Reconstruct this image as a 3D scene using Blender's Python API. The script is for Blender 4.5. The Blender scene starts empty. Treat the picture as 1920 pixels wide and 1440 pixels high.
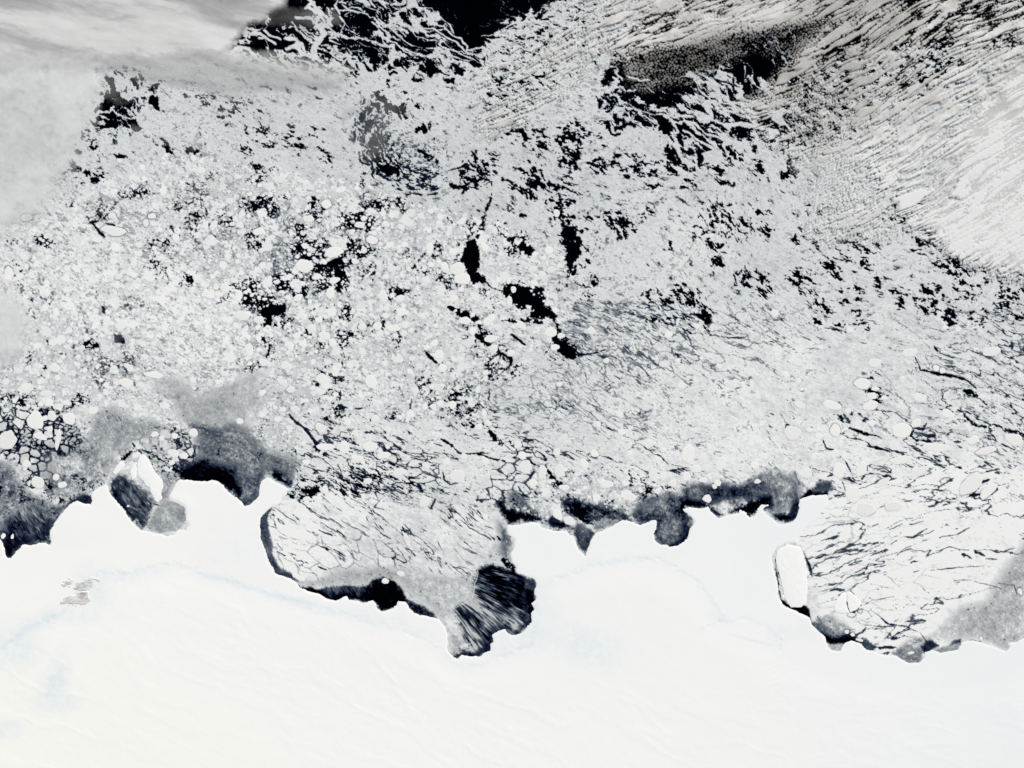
import bpy, bmesh, math
import numpy as np
from mathutils import Vector

# ------------------------------------------------------------------ camera, sun, sky
# A polar coast looked at from far above. One Blender unit is one kilometre, heights are stretched.
scene = bpy.context.scene
KM = 0.5                                    # kilometres per map unit
ALT = 1600.0
cam_d = bpy.data.cameras.new('camera'); cam = bpy.data.objects.new('camera', cam_d)
scene.collection.objects.link(cam); scene.camera = cam
cam.location = (0, 0, ALT); cam.rotation_euler = (0, 0, 0)
cam_d.sensor_width = 36.0; cam_d.lens = 36.0 * ALT / (1920 * KM)
cam_d.clip_start = 10.0; cam_d.clip_end = 6000.0

SUN_EL, SUN_AZ = 38.0, 35.0                 # height above the horizon; bearing, clockwise from the top of the map
sun_d = bpy.data.lights.new('sun', 'SUN'); sun_d.energy = 4.6; sun_d.angle = math.radians(0.5)
sun_d.color = (1.0, 0.965, 0.90)
sun = bpy.data.objects.new('sun', sun_d); scene.collection.objects.link(sun)
az = math.radians(SUN_AZ); el = math.radians(SUN_EL)
to_sun = Vector((math.sin(az) * math.cos(el), math.cos(az) * math.cos(el), math.sin(el)))
sun.rotation_euler = (-to_sun).to_track_quat('-Z', 'Y').to_euler(); sun.location = to_sun * 900
world = bpy.data.worlds.new('World'); scene.world = world; world.use_nodes = True
wn = world.node_tree; bg = wn.nodes['Background']
sky = wn.nodes.new('ShaderNodeTexSky'); sky.sky_type = 'NISHITA'; sky.sun_disc = False
sky.sun_elevation = el; sky.sun_rotation = az
wn.links.new(sky.outputs[0], bg.inputs[0]); bg.inputs[1].default_value = 0.05
vs = scene.view_settings
vs.view_transform = 'Standard'; vs.look = 'None'; vs.exposure = 0.0; vs.gamma = 1.0; vs.use_curve_mapping = False
scene.cycles.transparent_max_bounces = 12
scene.cycles.max_bounces = 4; scene.cycles.diffuse_bounces = 2

# ------------------------------------------------------------------ field of the sea ice
# Map coordinates: x to the east 0..1920, y to the south 0..1440 (half a kilometre each).
ST = 1.25                       # grid spacing
MX, MY = 150.0, 112.5           # margin built beyond the view
NX = int((1920 + 2 * MX) / ST) + 1
NY = int((1440 + 2 * MY) / ST) + 1
f32 = np.float32
gx = (np.arange(NX) * ST - MX).astype(f32)
gy = (np.arange(NY) * ST - MY).astype(f32)
X, Y = np.meshgrid(gx, gy)

def noise_tex(p, seed, n=1024, lo=2, hi=400):
    """Periodic gaussian noise with power spectrum f^-p."""
    r = np.random.RandomState(seed)
    k = np.fft.fftfreq(n) * n
    kk = np.sqrt(k[None, :] ** 2 + k[:, None] ** 2)
    amp = np.where((kk >= lo) & (kk <= hi), np.maximum(kk, 1) ** (-p), 0)
    t = np.fft.ifft2(np.fft.fft2(r.standard_normal((n, n))) * amp).real
    return ((t - t.mean()) / t.std()).astype(f32)

TA = noise_tex(1.6, 1); TB = noise_tex(1.6, 2)
TC = noise_tex(1.25, 3); TD = noise_tex(1.25, 4)
TF = noise_tex(0.75, 5, lo=20); TW = noise_tex(2.2, 6, hi=60); TV = noise_tex(2.2, 7, hi=60)
TR = noise_tex(1.9, 8, lo=4, hi=200); TS = noise_tex(1.3, 31, lo=18, hi=150)

def samp(t, u, v):
    n = t.shape[0]
    u = np.asarray(u, f32); v = np.asarray(v, f32)
    u0 = np.floor(u); v0 = np.floor(v)
    fu = u - u0; fv = v - v0
    i = u0.astype(np.int32) & (n - 1); j = v0.astype(np.int32) & (n - 1)
    i1 = (i + 1) & (n - 1); j1 = (j + 1) & (n - 1)
    a = t[j, i]; b = t[j, i1]; c = t[j1, i]; d = t[j1, i1]
    return (a + (b - a) * fu) * (1 - fv) + (c + (d - c) * fu) * fv

def cdf(n):
    return 1.0 / (1.0 + np.exp(-1.702 * n))

def ss(a, b, x):
    t = np.clip((x - a) / (b - a), 0, 1)
    return t * t * (3 - 2 * t)

def rotc(x, y, deg):
    a = math.radians(deg)
    c, s = math.cos(a), math.sin(a)
    return x * c + y * s, -x * s + y * c

def box_of(x0, x1, y0, y1):
    i0 = max(0, int((x0 + MX) / ST)); i1 = min(NX, int((x1 + MX) / ST) + 2)
    j0 = max(0, int((y0 + MY) / ST)); j1 = min(NY, int((y1 + MY) / ST) + 2)
    return slice(j0, max(j1, j0)), slice(i0, max(i1, i0))

def seg_dist(px, py, ax, ay, bx, by):
    dx, dy = bx - ax, by - ay
    L = dx * dx + dy * dy + 1e-9
    t = np.clip(((px - ax) * dx + (py - ay) * dy) / L, 0, 1)
    return np.hypot(px - ax - t * dx, py - ay - t * dy), t

def inside(poly, px, py):
    r = np.zeros(px.shape, bool)
    n = len(poly)
    for k in range(n):
        (ax, ay), (bx, by) = poly[k], poly[(k + 1) % n]
        if ay == by: continue
        m = (ay > py) != (by > py)
        r ^= m & (px < (bx - ax) * (py - ay) / (by - ay) + ax)
    return r

def sdf(poly, pad=40):
    """Signed distance (positive inside) on the grid patch round a polygon."""
    xs = [p[0] for p in poly]; ys = [p[1] for p in poly]
    sl = box_of(min(xs) - pad, max(xs) + pad, min(ys) - pad, max(ys) + pad)
    px, py = X[sl], Y[sl]
    d = np.full(px.shape, pad, f32)
    n = len(poly)
    big = n > 40
    for k in range(n):
        (ax, ay), (bx, by) = poly[k], poly[(k + 1) % n]
        if big:
            s2 = box_of(min(ax, bx) - pad, max(ax, bx) + pad, min(ay, by) - pad, max(ay, by) + pad)
            q = (slice(max(s2[0].start - sl[0].start, 0), max(s2[0].stop - sl[0].start, 0)), slice(max(s2[1].start - sl[1].start, 0), max(s2[1].stop - sl[1].start, 0)))
            if d[q].size == 0: continue
            d[q] = np.minimum(d[q], seg_dist(px[q], py[q], ax, ay, bx, by)[0])
        else:
            d = np.minimum(d, seg_dist(px, py, ax, ay, bx, by)[0])
    return sl, np.where(inside(poly, px, py), d, -d)

def worley(u, v, seed, want2=False, jit=0.92):
    """Nearest feature point on the unit lattice: distance, random id (and 2nd distance)."""
    iu = np.floor(u).astype(np.int32); iv = np.floor(v).astype(np.int32)
    f1 = np.full(u.shape, 9, f32); f2 = np.full(u.shape, 9, f32); idn = np.zeros(u.shape, f32)
    r = np.random.RandomState(seed)
    P = r.rand(256, 256, 3).astype(f32)
    for dj in (-1, 0, 1):
        for di in (-1, 0, 1):
            a = (iu + di) & 255; b = (iv + dj) & 255
            q = P[b, a]
            d = np.hypot(iu + di + 0.5 + (q[..., 0] - .5) * jit - u, iv + dj + 0.5 + (q[..., 1] - .5) * jit - v)
            m = d < f1
            if want2: f2 = np.where(m, f1, np.minimum(f2, d))
            idn = np.where(m, q[..., 2], idn)
            f1 = np.where(m, d, f1)
    return (f1, idn, f2) if want2 else (f1, idn)

# ---- traced outlines -----------------------------------------------------------------
COAST = [(-152,1000),(-60,1010),(0,1012),(6,1020),(10,1040),(15,1046),(21,1046),(32,1032),(40,1025),(47,1021),(57,1022),(75,1017),(85,1017),(94,1022),(96,1017),(94,1007),(95,995),(105,980),(112,970),(122,957),(132,947),(145,942),(160,947),(170,945),(172,936),(170,930),(175,920),(185,912),(200,906),(204,907),(205,915),(211,929),(222,942),(234,955),(240,965),(250,977),(265,990),(282,995),(300,999),(310,1004),(325,1002),(335,992),(347,992),(354,984),(347,975),(350,962),(347,950),(332,942),(320,940),(315,930),(320,920),(325,907),(335,896),(347,899),(362,901),(390,902),(402,901),(417,907),(425,917),(435,927),(447,936),(460,947),(467,946),(482,937),(486,930),(487,917),(490,902),(500,894),(522,905),(545,917),(540,922),(532,932),(522,947),(511,949),(499,960),(490,972),(487,987),(489,1010),(494,1022),(499,1035),(501,1050),(511,1065),(516,1077),(527,1079),(545,1085),(557,1092),(562,1100),(575,1110),(595,1115),(615,1122),(630,1126),(650,1117),(655,1125),(670,1124),(680,1130),(700,1126),(707,1130),(709,1140),(715,1144),(732,1141),(744,1135),(746,1127),(761,1127),(767,1135),(777,1147),(790,1152),(807,1156),(815,1156),(825,1162),(837,1175),(840,1190),(841,1205),(840,1220),(850,1232),(857,1235),(867,1230),(885,1232),(900,1231),(907,1224),(920,1220),(920,1207),(925,1202),(922,1190),(935,1182),(947,1177),(957,1187),(970,1187),(980,1181),(985,1175),(995,1165),(996,1150),(1000,1140),(997,1132),(1002,1125),(1000,1107),(1004,1095),(1000,1086),(990,1085),(980,1080),(967,1075),(970,1060),(960,1055),(957,1040),(962,1030),(964,1012),(952,1005),(947,997),(950,980),(955,981),(980,980),(995,977),(1012,979),(1017,987),(1032,991),(1045,995),(1060,995),(1075,1005),(1082,1020),(1087,1030),(1097,1040),(1101,1030),(1107,1015),(1117,999),(1132,994),(1150,985),(1167,975),(1182,977),(1200,986),(1220,977),(1230,976),(1230,990),(1225,1000),(1227,1012),(1240,1022),(1250,1020),(1257,1027),(1269,1025),(1282,1018),(1292,1007),(1294,999),(1296,990),(1303,979),(1294,967),(1282,956),(1292,951),(1311,954),(1327,951),(1333,960),(1346,970),(1359,967),(1372,963),(1384,960),(1387,955),(1399,960),(1406,968),(1414,964),(1418,952),(1427,945),(1440,943),(1446,947),(1436,954),(1442,964),(1451,969),(1459,979),(1470,981),(1485,978),(1492,971),(1498,956),(1500,937),(1507,934),(1524,932),(1552,927),(1554,934),(1549,952),(1530,975),(1509,994),(1500,1009),(1500,1026),(1490,1021),(1477,1020),(1457,1029),(1450,1045),(1452,1065),(1456,1085),(1460,1105),(1462,1122),(1469,1134),(1482,1141),(1495,1146),(1506,1154),(1519,1160),(1524,1171),(1537,1184),(1545,1194),(1550,1205),(1558,1218),(1576,1219),(1581,1207),(1597,1203),(1613,1206),(1626,1218),(1636,1218),(1654,1224),(1680,1227),(1693,1236),(1704,1242),(1722,1241),(1730,1233),(1732,1223),(1748,1215),(1764,1223),(1795,1216),(1803,1201),(1826,1199),(1850,1207),(1868,1212),(1886,1220),(1891,1212),(1883,1203),(1904,1202),(1920,1194),(1990,1180),(2075,1190),(2075,1560),(-152,1560)]

# areas of one tone: outline, tone, softness, mottling, streak angle (None: none)
REG = [
 # pale grey new ice
 ([(0,868),(20,872),(35,900),(60,925),(85,935),(110,945),(130,945),(95,990),(60,1025),(15,1050),(-60,1040),(-90,900)], .50, 10, .12, None),
 ([(30,965),(60,950),(85,960),(95,990),(95,1018),(45,1022),(17,1050),(6,1030),(8,985)], .17, 9, .13, 60),
 ([(120,960),(132,935),(160,925),(172,935),(165,950),(130,958),(100,985),(97,1000)], .07, 5, .04, None),
 ([(175,775),(215,760),(240,780),(300,790),(300,815),(250,830),(215,850),(190,850),(150,845),(165,810)], .66, 9, .05, None),
 ([(110,860),(160,850),(215,850),(225,870),(190,895),(150,920),(120,940),(100,930),(120,900)], .60, 14, .09, None),
 ([(285,700),(345,720),(365,745),(420,720),(490,700),(500,740),(485,770),(455,800),(420,800),(340,795),(330,770),(300,740)], .71, 10, .04, None),
 ([(345,790),(440,800),(480,820),(500,850),(560,865),(548,915),(500,885),(488,935),(460,948),(420,910),(335,900),(345,870),(372,850),(365,815)], .44, 10, .10, 25),
 ([(330,880),(352,866),(385,866),(410,872),(440,885),(452,905),(460,930),(455,948),(425,915),(335,904)], .05, 9, .05, 25),
 ([(500,892),(515,880),(535,890),(548,905),(546,920),(520,906)], .06, 5, .04, None),
 ([(447,936),(458,920),(485,905),(486,930),(467,943)], .55, 3, .08, -30),
 ([(207,900),(222,885),(245,895),(262,905),(280,925),(291,942),(276,988),(262,990),(240,962),(210,928)], .24, 6, .13, 50),
 ([(204,905),(212,905),(225,935),(250,965),(270,980),(270,992),(240,968),(212,932)], .05, 4, .04, None),
 ([(273,990),(290,955),(310,935),(332,941),(349,950),(352,975),(335,994),(300,1001)], .68, 2, .05, None),
 ([(290,905),(310,885),(335,892),(322,915),(316,935),(300,945),(290,925)], .66, 5, .10, -50),
 ([(511,949),(501,975),(503,995),(508,1020),(506,1035),(518,1058),(530,1070),(545,1076),(562,1092),(550,1088),(515,1080),(496,1045),(484,1000),(488,970)], .42, 2.5, .06, 80),
 ([(560,1092),(600,1078),(650,1062),(700,1058),(760,1060),(810,1075),(850,1085),(885,1085),(885,1110),(855,1138),(845,1160),(825,1160),(810,1140),(770,1110),(740,1090),(690,1100),(640,1098),(590,1102)], .71, 12, .05, 30),
 ([(561,1099),(590,1101),(640,1098),(685,1097),(700,1085),(720,1080),(745,1093),(762,1118),(764,1131),(745,1138),(715,1147),(700,1130),(650,1120),(625,1130),(573,1112)], .07, 3, .15, 62),
 ([(764,1125),(785,1135),(812,1152),(815,1160),(790,1156),(765,1138)], .14, 4, .15, None),
 ([(935,980),(950,985),(965,1012),(961,1050),(945,1058),(928,1030)], .58, 8, .10, None),
 ([(852,1142),(888,1122),(890,1095),(903,1064),(925,1058),(960,1066),(1004,1088),(1004,1140),(997,1168),(970,1190),(948,1180),(925,1198),(922,1222),(885,1235),(853,1238),(846,1224),(868,1200),(862,1180),(852,1160)], .16, 4, .32, 50),
 ([(985,1150),(1003,1130),(1003,1095),(985,1090),(975,1130)], .06, 9, .06, 60),
 ([(978,1083),(1000,1084),(1006,1095),(1001,1108),(985,1105)], .40, 3, .05, None),
 ([(830,1162),(850,1142),(854,1165),(868,1200),(884,1208),(868,1218),(850,1230),(838,1215),(842,1190)], .74, 6, .08, 55),
 ([(945,915),(975,920),(1005,945),(1030,960),(1020,975),(990,965),(950,950)], .42, 7, .12, 35),
 ([(928,945),(940,935),(955,950),(1000,957),(1022,970),(1018,985),(1010,981),(955,984),(944,968)], .03, 5, .04, None),
 ([(1012,975),(1035,962),(1060,972),(1085,990),(1080,1008),(1060,998),(1030,993)], .16, 5, .08, 30),
 ([(1045,935),(1080,930),(1120,940),(1180,960),(1185,978),(1150,986),(1110,984),(1070,975),(1050,955)], .20, 7, .22, None),
 ([(1070,1000),(1082,975),(1117,998),(1098,1042),(1085,1025)], .45, 3, .06, 60),
 ([(1110,985),(1130,972),(1165,974),(1150,987),(1115,1000)], .62, 5, .08, None),
 ([(1180,968),(1195,935),(1275,922),(1285,902),(1390,900),(1430,880),(1490,885),(1505,915),(1494,960),(1450,962),(1420,945),(1295,952),(1296,985),(1284,1012),(1245,1022),(1222,1000),(1228,982)], .46, 9, .13, 75),
 ([(1180,970),(1195,955),(1220,962),(1230,975),(1202,987)], .25, 6, .15, None),
 ([(1278,950),(1284,936),(1320,940),(1338,952),(1352,962),(1380,950),(1398,942),(1407,934),(1446,931),(1447,945),(1420,962),(1406,970),(1384,962),(1346,972),(1328,953)], .04, 4, .05, None),
 ([(1448,962),(1478,962),(1492,938),(1500,940),(1494,972),(1470,984),(1458,981)], .05, 4, .05, None),
 ([(1498,938),(1518,918),(1530,922),(1553,918),(1553,929),(1508,936)], .03, 3, .03, None),
 ([(1530,905),(1560,898),(1566,915),(1553,922),(1525,920)], .25, 5, .10, None),
 ([(1270,1026),(1288,1012),(1296,995),(1291,990),(1285,1005),(1268,1018),(1256,1022),(1257,1028)], .08, 2.5, .04, None),
 ([(1770,1170),(1800,1140),(1850,1128),(1868,1090),(1893,1050),(1920,1010),(2080,970),(2080,1200),(1880,1222),(1860,1208),(1830,1198),(1800,1198),(1740,1195)], .72, 14, .05, None),
 ([(1520,1168),(1560,1158),(1592,1180),(1592,1205),(1550,1208),(1540,1190)], .55, 7, .10, 30),
 ([(1543,1190),(1560,1196),(1590,1192),(1615,1205),(1600,1208),(1555,1210)], .07, 4, .06, 30),
 ([(1555,1209),(1582,1207),(1578,1221),(1558,1220)], .70, 2, .03, None),
 ([(1675,1224),(1690,1208),(1710,1195),(1745,1196),(1752,1216),(1734,1222),(1724,1243),(1704,1243)], .58, 4, .10, 20),
 ([(1733,1232),(1728,1212),(1745,1200),(1758,1210),(1745,1218)], .10, 3, .05, None),
 ([(1612,1205),(1618,1198),(1640,1213),(1636,1220),(1622,1217)], .18, 3, .05, None),
 ([(1770,1218),(1785,1208),(1800,1196),(1803,1203),(1795,1214)], .14, 3, .08, None),
 ([(1755,1218),(1775,1212),(1798,1208),(1797,1219),(1764,1226)], .66, 2.5, .04, None),
 ([(1481,1141),(1500,1137),(1517,1136),(1520,1162),(1505,1155)], .02, 1.5, .01, None),
 ([(1461,1123),(1470,1127),(1484,1140),(1480,1143),(1467,1136)], .02, 1.5, .01, None),
 ([(1503,1030),(1512,1040),(1520,1060),(1523,1082),(1512,1056)], .12, 2, .08, None),
 ([(1508,1105),(1530,1100),(1535,1140),(1525,1160),(1518,1140),(1512,1125)], .80, 5, .05, None),
]
# open leads: points, half width, tone
LEADS = [
 ([(905,522),(925,540),(950,548)],2.6,.04),([(1010,575),(1030,590),(1044,604),(1048,618)],4.0,.03),([(1000,572),(1018,582)],7,.02),([(1048,618),(1044,634)],4.5,.03),([(1052,402),(1058,432)],5,.03),([(1070,488),(1076,512)],4.5,.04),([(900,622),(905,640),(925,652),(955,672)],3.5,.05),([(955,684),(935,700),(925,712)],2.5,.08),([(898,786),(912,795),(920,796)],3,.06),([(941,824),(960,840),(1005,842)],2.2,.10),
 ([(921,368),(918,385),(912,400),(908,420),(898,445)],7,.03),([(890,455),(887,485),(890,505)],15,.01),([(887,515),(905,523)],9,.01),
 ([(1050,368),(1050,385),(1055,405)],8,.03),([(1060,430),(1072,452),(1078,470),(1070,490)],12,.04),([(960,448),(985,460),(1000,470)],7,.03),([(940,437),(958,448)],4,.04),
 ([(1128,308),(1150,314),(1165,318)],5,.03),([(975,405),(985,403)],5,.03),([(835,322),(882,310)],3,.05),([(895,300),(905,325),(900,340)],9,.06),
 ([(705,255),(715,290),(735,320),(755,340)],4,.08),([(740,300),(770,320),(815,332)],3.5,.08),([(690,240),(693,290),(698,318)],5,.12),
 ([(172,418),(187,415)],3,.08),([(177,420),(190,436),(198,443)],3,.06),([(200,420),(218,424),(233,436)],4,.07),
 ([(499,590),(512,586),(526,580),(537,578)],8,.01),([(512,590),(526,587),(535,582)],9,.01),([(506,596),(509,610)],5,.01),
 ([(222,632),(236,638)],8,.10),([(195,575),(199,583)],4,.12),([(605,504),(620,497),(640,490)],6,.01),([(634,503),(640,522)],7,.01),([(634,535),(638,548)],6,.05),
 ([(495,632),(500,650)],4,.06),([(510,642),(503,668)],4,.06),([(735,545),(752,552)],8,.03),
 ([(955,540),(972,553),(985,565),(1000,575)],12,.02),([(985,548),(1010,550),(1015,560)],8,.03),([(995,590),(1025,585),(1035,592)],8,.03),([(940,600),(985,597),(1015,603)],4,.02),
 ([(845,577),(865,590),(885,595),(898,605),(900,620)],5.5,.03),([(895,635),(915,642),(925,640)],6,.04),([(1046,607),(1048,622)],4,.02),
 ([(1040,632),(1052,642),(1062,655),(1072,663)],9,.02),([(1072,663),(1090,663),(1110,660),(1132,655)],2.5,.04),([(960,625),(975,635),(985,645)],3.5,.04),
 ([(798,655),(810,668),(825,677),(840,685)],3.5,.03),([(955,668),(956,684)],5,.02),([(900,688),(928,687)],3,.03),([(935,662),(945,674)],4,.04),
 ([(880,713),(890,725),(903,738)],4.5,.03),([(921,708),(919,742)],3.5,.04),([(848,738),(862,750),(870,765),(883,778),(896,786)],7.5,.02),
 ([(920,794),(928,810),(941,824)],6,.02),([(955,820),(968,830)],5,.02),([(830,822),(850,832),(862,845)],3.5,.04),([(858,843),(868,847),(895,846),(925,855),(945,861)],3.5,.03),
 ([(975,855),(1000,865),(1012,870)],2.5,.05),([(1005,838),(1022,852),(1024,875)],3,.05),([(1026,878),(1036,894),(1058,905),(1075,915)],5,.04),([(1000,880),(992,895)],2.5,.06),
 ([(1120,785),(1138,795),(1150,805)],3.5,.04),([(640,760),(660,768),(690,765)],4,.10),([(775,745),(770,770),(760,790)],2,.15),([(757,795),(768,806),(778,815)],4,.12),
 ([(832,885),(834,900),(842,908)],3,.04),([(842,910),(858,905),(872,895)],2.5,.25),([(783,908),(792,925)],3.5,.10),([(815,940),(808,955)],3,.12),
 ([(1290,562),(1300,572)],6,.03),([(1318,585),(1322,605)],7,.03),([(1285,592),(1310,592)],4,.05),([(1330,628),(1360,632),(1395,630)],2.2,.08),
 ([(1425,512),(1428,532)],6,.06),([(1648,518),(1655,540)],5,.05),([(1680,543),(1692,548)],5,.05),([(1775,580),(1792,590)],7,.06),
 ([(1715,672),(1725,693),(1755,698),(1790,705),(1812,714),(1830,728)],2.8,.06),([(1752,648),(1758,660)],4,.05),([(1808,735),(1830,745)],6,.06),([(1830,745),(1850,760)],3,.15),
 ([(1633,710),(1647,718),(1655,730),(1648,745)],4.5,.06),([(1585,775),(1596,790)],5,.20),([(1597,801),(1620,808),(1645,814)],3.8,.04),([(1645,814),(1655,818)],2.5,.1),
 ([(1800,765),(1812,785),(1830,800),(1850,803)],4,.08),([(1865,801),(1890,810),(1930,818)],4,.08),([(1706,793),(1713,803),(1708,815),(1716,823),(1762,825)],3,.06),
 ([(1545,825),(1552,840),(1565,842)],2.5,.06),([(1630,833),(1655,838),(1672,848)],3.5,.06),([(1433,795),(1448,803)],3.5,.08),([(1472,808),(1476,795),(1490,798)],1.8,.06),
 ([(1578,855),(1590,870),(1600,890)],3,.06),([(1630,870),(1624,890),(1618,898)],4,.14),([(1580,905),(1585,920),(1592,930)],2.5,.05),([(1735,790),(1728,805)],3,.1),
 ([(1840,905),(1855,900)],2.5,.10),([(1815,928),(1840,930)],4,.10),([(1845,932),(1870,918)],3.5,.10),([(1850,885),(1875,880)],2.2,.12),([(1880,835),(1905,845)],2.2,.12),
 ([(1600,978),(1618,985),(1630,995),(1636,1004)],3.6,.22),([(1667,1024),(1680,1015),(1690,1008),(1710,1008),(1725,997),(1735,990)],1.7,.10),([(1637,1003),(1665,990),(1690,975)],1.4,.18),
 ([(1640,1050),(1675,1050),(1690,1035),(1720,1037)],1.5,.10),([(1612,1018),(1610,1035),(1602,1055),(1622,1062),(1640,1050)],1.1,.2),([(1650,1070),(1670,1085),(1690,1105)],.8,.4),
 ([(1630,1095),(1680,1105)],.7,.4),([(1630,1120),(1640,1126),(1680,1118)],.9,.35),([(1760,1010),(1790,1005),(1815,990)],1.4,.15),([(1745,1070),(1790,1065),(1850,1058)],1.2,.25),
 ([(1790,1088),(1815,1085),(1850,1092),(1880,1100)],1.3,.2),([(1805,1040),(1822,1046)],3.5,.15),([(1828,1033),(1848,1040)],3,.15),([(1850,1046),(1870,1046)],2,.2),
 ([(1635,1145),(1650,1155),(1665,1170),(1700,1175),(1725,1185),(1740,1205),(1749,1213)],1.6,.12),([(1628,1145),(1637,1160)],1.1,.2),([(1620,1173),(1660,1175)],1.2,.2),
 ([(1655,1198),(1672,1195),(1688,1196)],4,.15),([(1640,1213),(1680,1213)],2.2,.12),([(1565,1150),(1578,1136),(1580,1112)],1,.3),([(1560,1108),(1570,1105),(1585,1107)],2.5,.2),
 ([(1586,1112),(1590,1138),(1595,1150)],2.5,.10),([(1595,1150),(1608,1145),(1616,1133)],3,.18),([(1617,1132),(1605,1118),(1596,1108)],3,.36),([(1453,1045),(1454,1065),(1459,1085),(1463,1105),(1467,1120)],1.8,.03),
 ([(1535,900),(1560,890),(1578,880)],2.5,.15),([(1500,905),(1490,880)],5,.45),([(548,965),(560,975),(563,985)],1.8,.06),([(512,960),(516,985),(526,1000),(540,1005)],1.3,.2),
 ([(540,1036),(553,1040)],2.5,.08),([(520,1035),(535,1042)],1.8,.12),([(545,1008),(575,1015),(600,1025)],1.5,.15),([(600,1025),(612,1030)],3,.10),([(630,1035),(645,1045)],3,.12),
 ([(700,1028),(712,1038),(727,1042)],2.8,.06),([(597,995),(620,1005)],2,.2),([(628,995),(648,1010)],1.5,.1),([(697,953),(700,960),(718,970)],1.2,.15),([(685,970),(690,985),(705,990)],1.5,.12),
 ([(710,1000),(730,1010)],2.5,.25),([(752,988),(760,998)],2.5,.12),([(718,955),(700,950),(717,933)],1,.25),([(820,1043),(820,1050),(830,1065)],1.8,.08),([(595,1063),(612,1071)],1.8,.15),([(605,945),(617,960)],1.5,.45),
 ([(520,1020),(530,1032)],1.2,.12),([(820,1015),(832,1040)],1.0,.2),([(850,1028),(880,1060)],1.0,.25),([(918,740),(925,755),(945,765),(975,772)],1.5,.15),([(930,735),(955,750),(985,755),(1015,752),(1030,765),(1040,780)],1.3,.15),([(1870,1090),(1903,1092),(1908,1110)],1.4,.10),([(1865,1168),(1866,1182)],1.6,.10),
 ([(940,1050),(958,1070)],6,.06),([(932,1005),(937,1015)],4,.05),([(232,858),(248,845)],8,.06),([(250,830),(268,850)],4,.1),([(285,855),(292,880),(302,895)],5,.06),([(270,840),(290,850),(320,868)],4,.10),
 ([(320,870),(340,880)],6,.04),([(325,820),(345,835)],4,.10),([(36,808),(42,830),(32,845)],8,.10),([(62,762),(70,772)],6,.10),([(75,765),(98,760)],5,.07),([(100,735),(105,742)],5,.10),([(125,765),(142,757)],4,.1),
 ([(90,905),(100,915)],8,.06),([(5,915),(0,930)],8,.07),([(115,835),(122,850)],5,.1),([(92,830),(98,852)],4,.1),([(310,742),(318,756),(334,768)],2,.12),
 ([(548,775),(560,790),(575,800)],3,.10),([(575,800),(600,830),(608,838)],3,.10),([(595,835),(610,850)],4,.08),([(610,810),(625,830)],5,.22),([(558,920),(575,930),(590,925)],5,.06),([(560,905),(550,915)],3,.1),
 ([(1545,1170),(1536,1155)],1.5,.4),([(1625,1178),(1617,1190)],3,.2),([(1585,1185),(1605,1180)],2,.2),([(1595,1193),(1607,1199)],3,.1),
]
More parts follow.
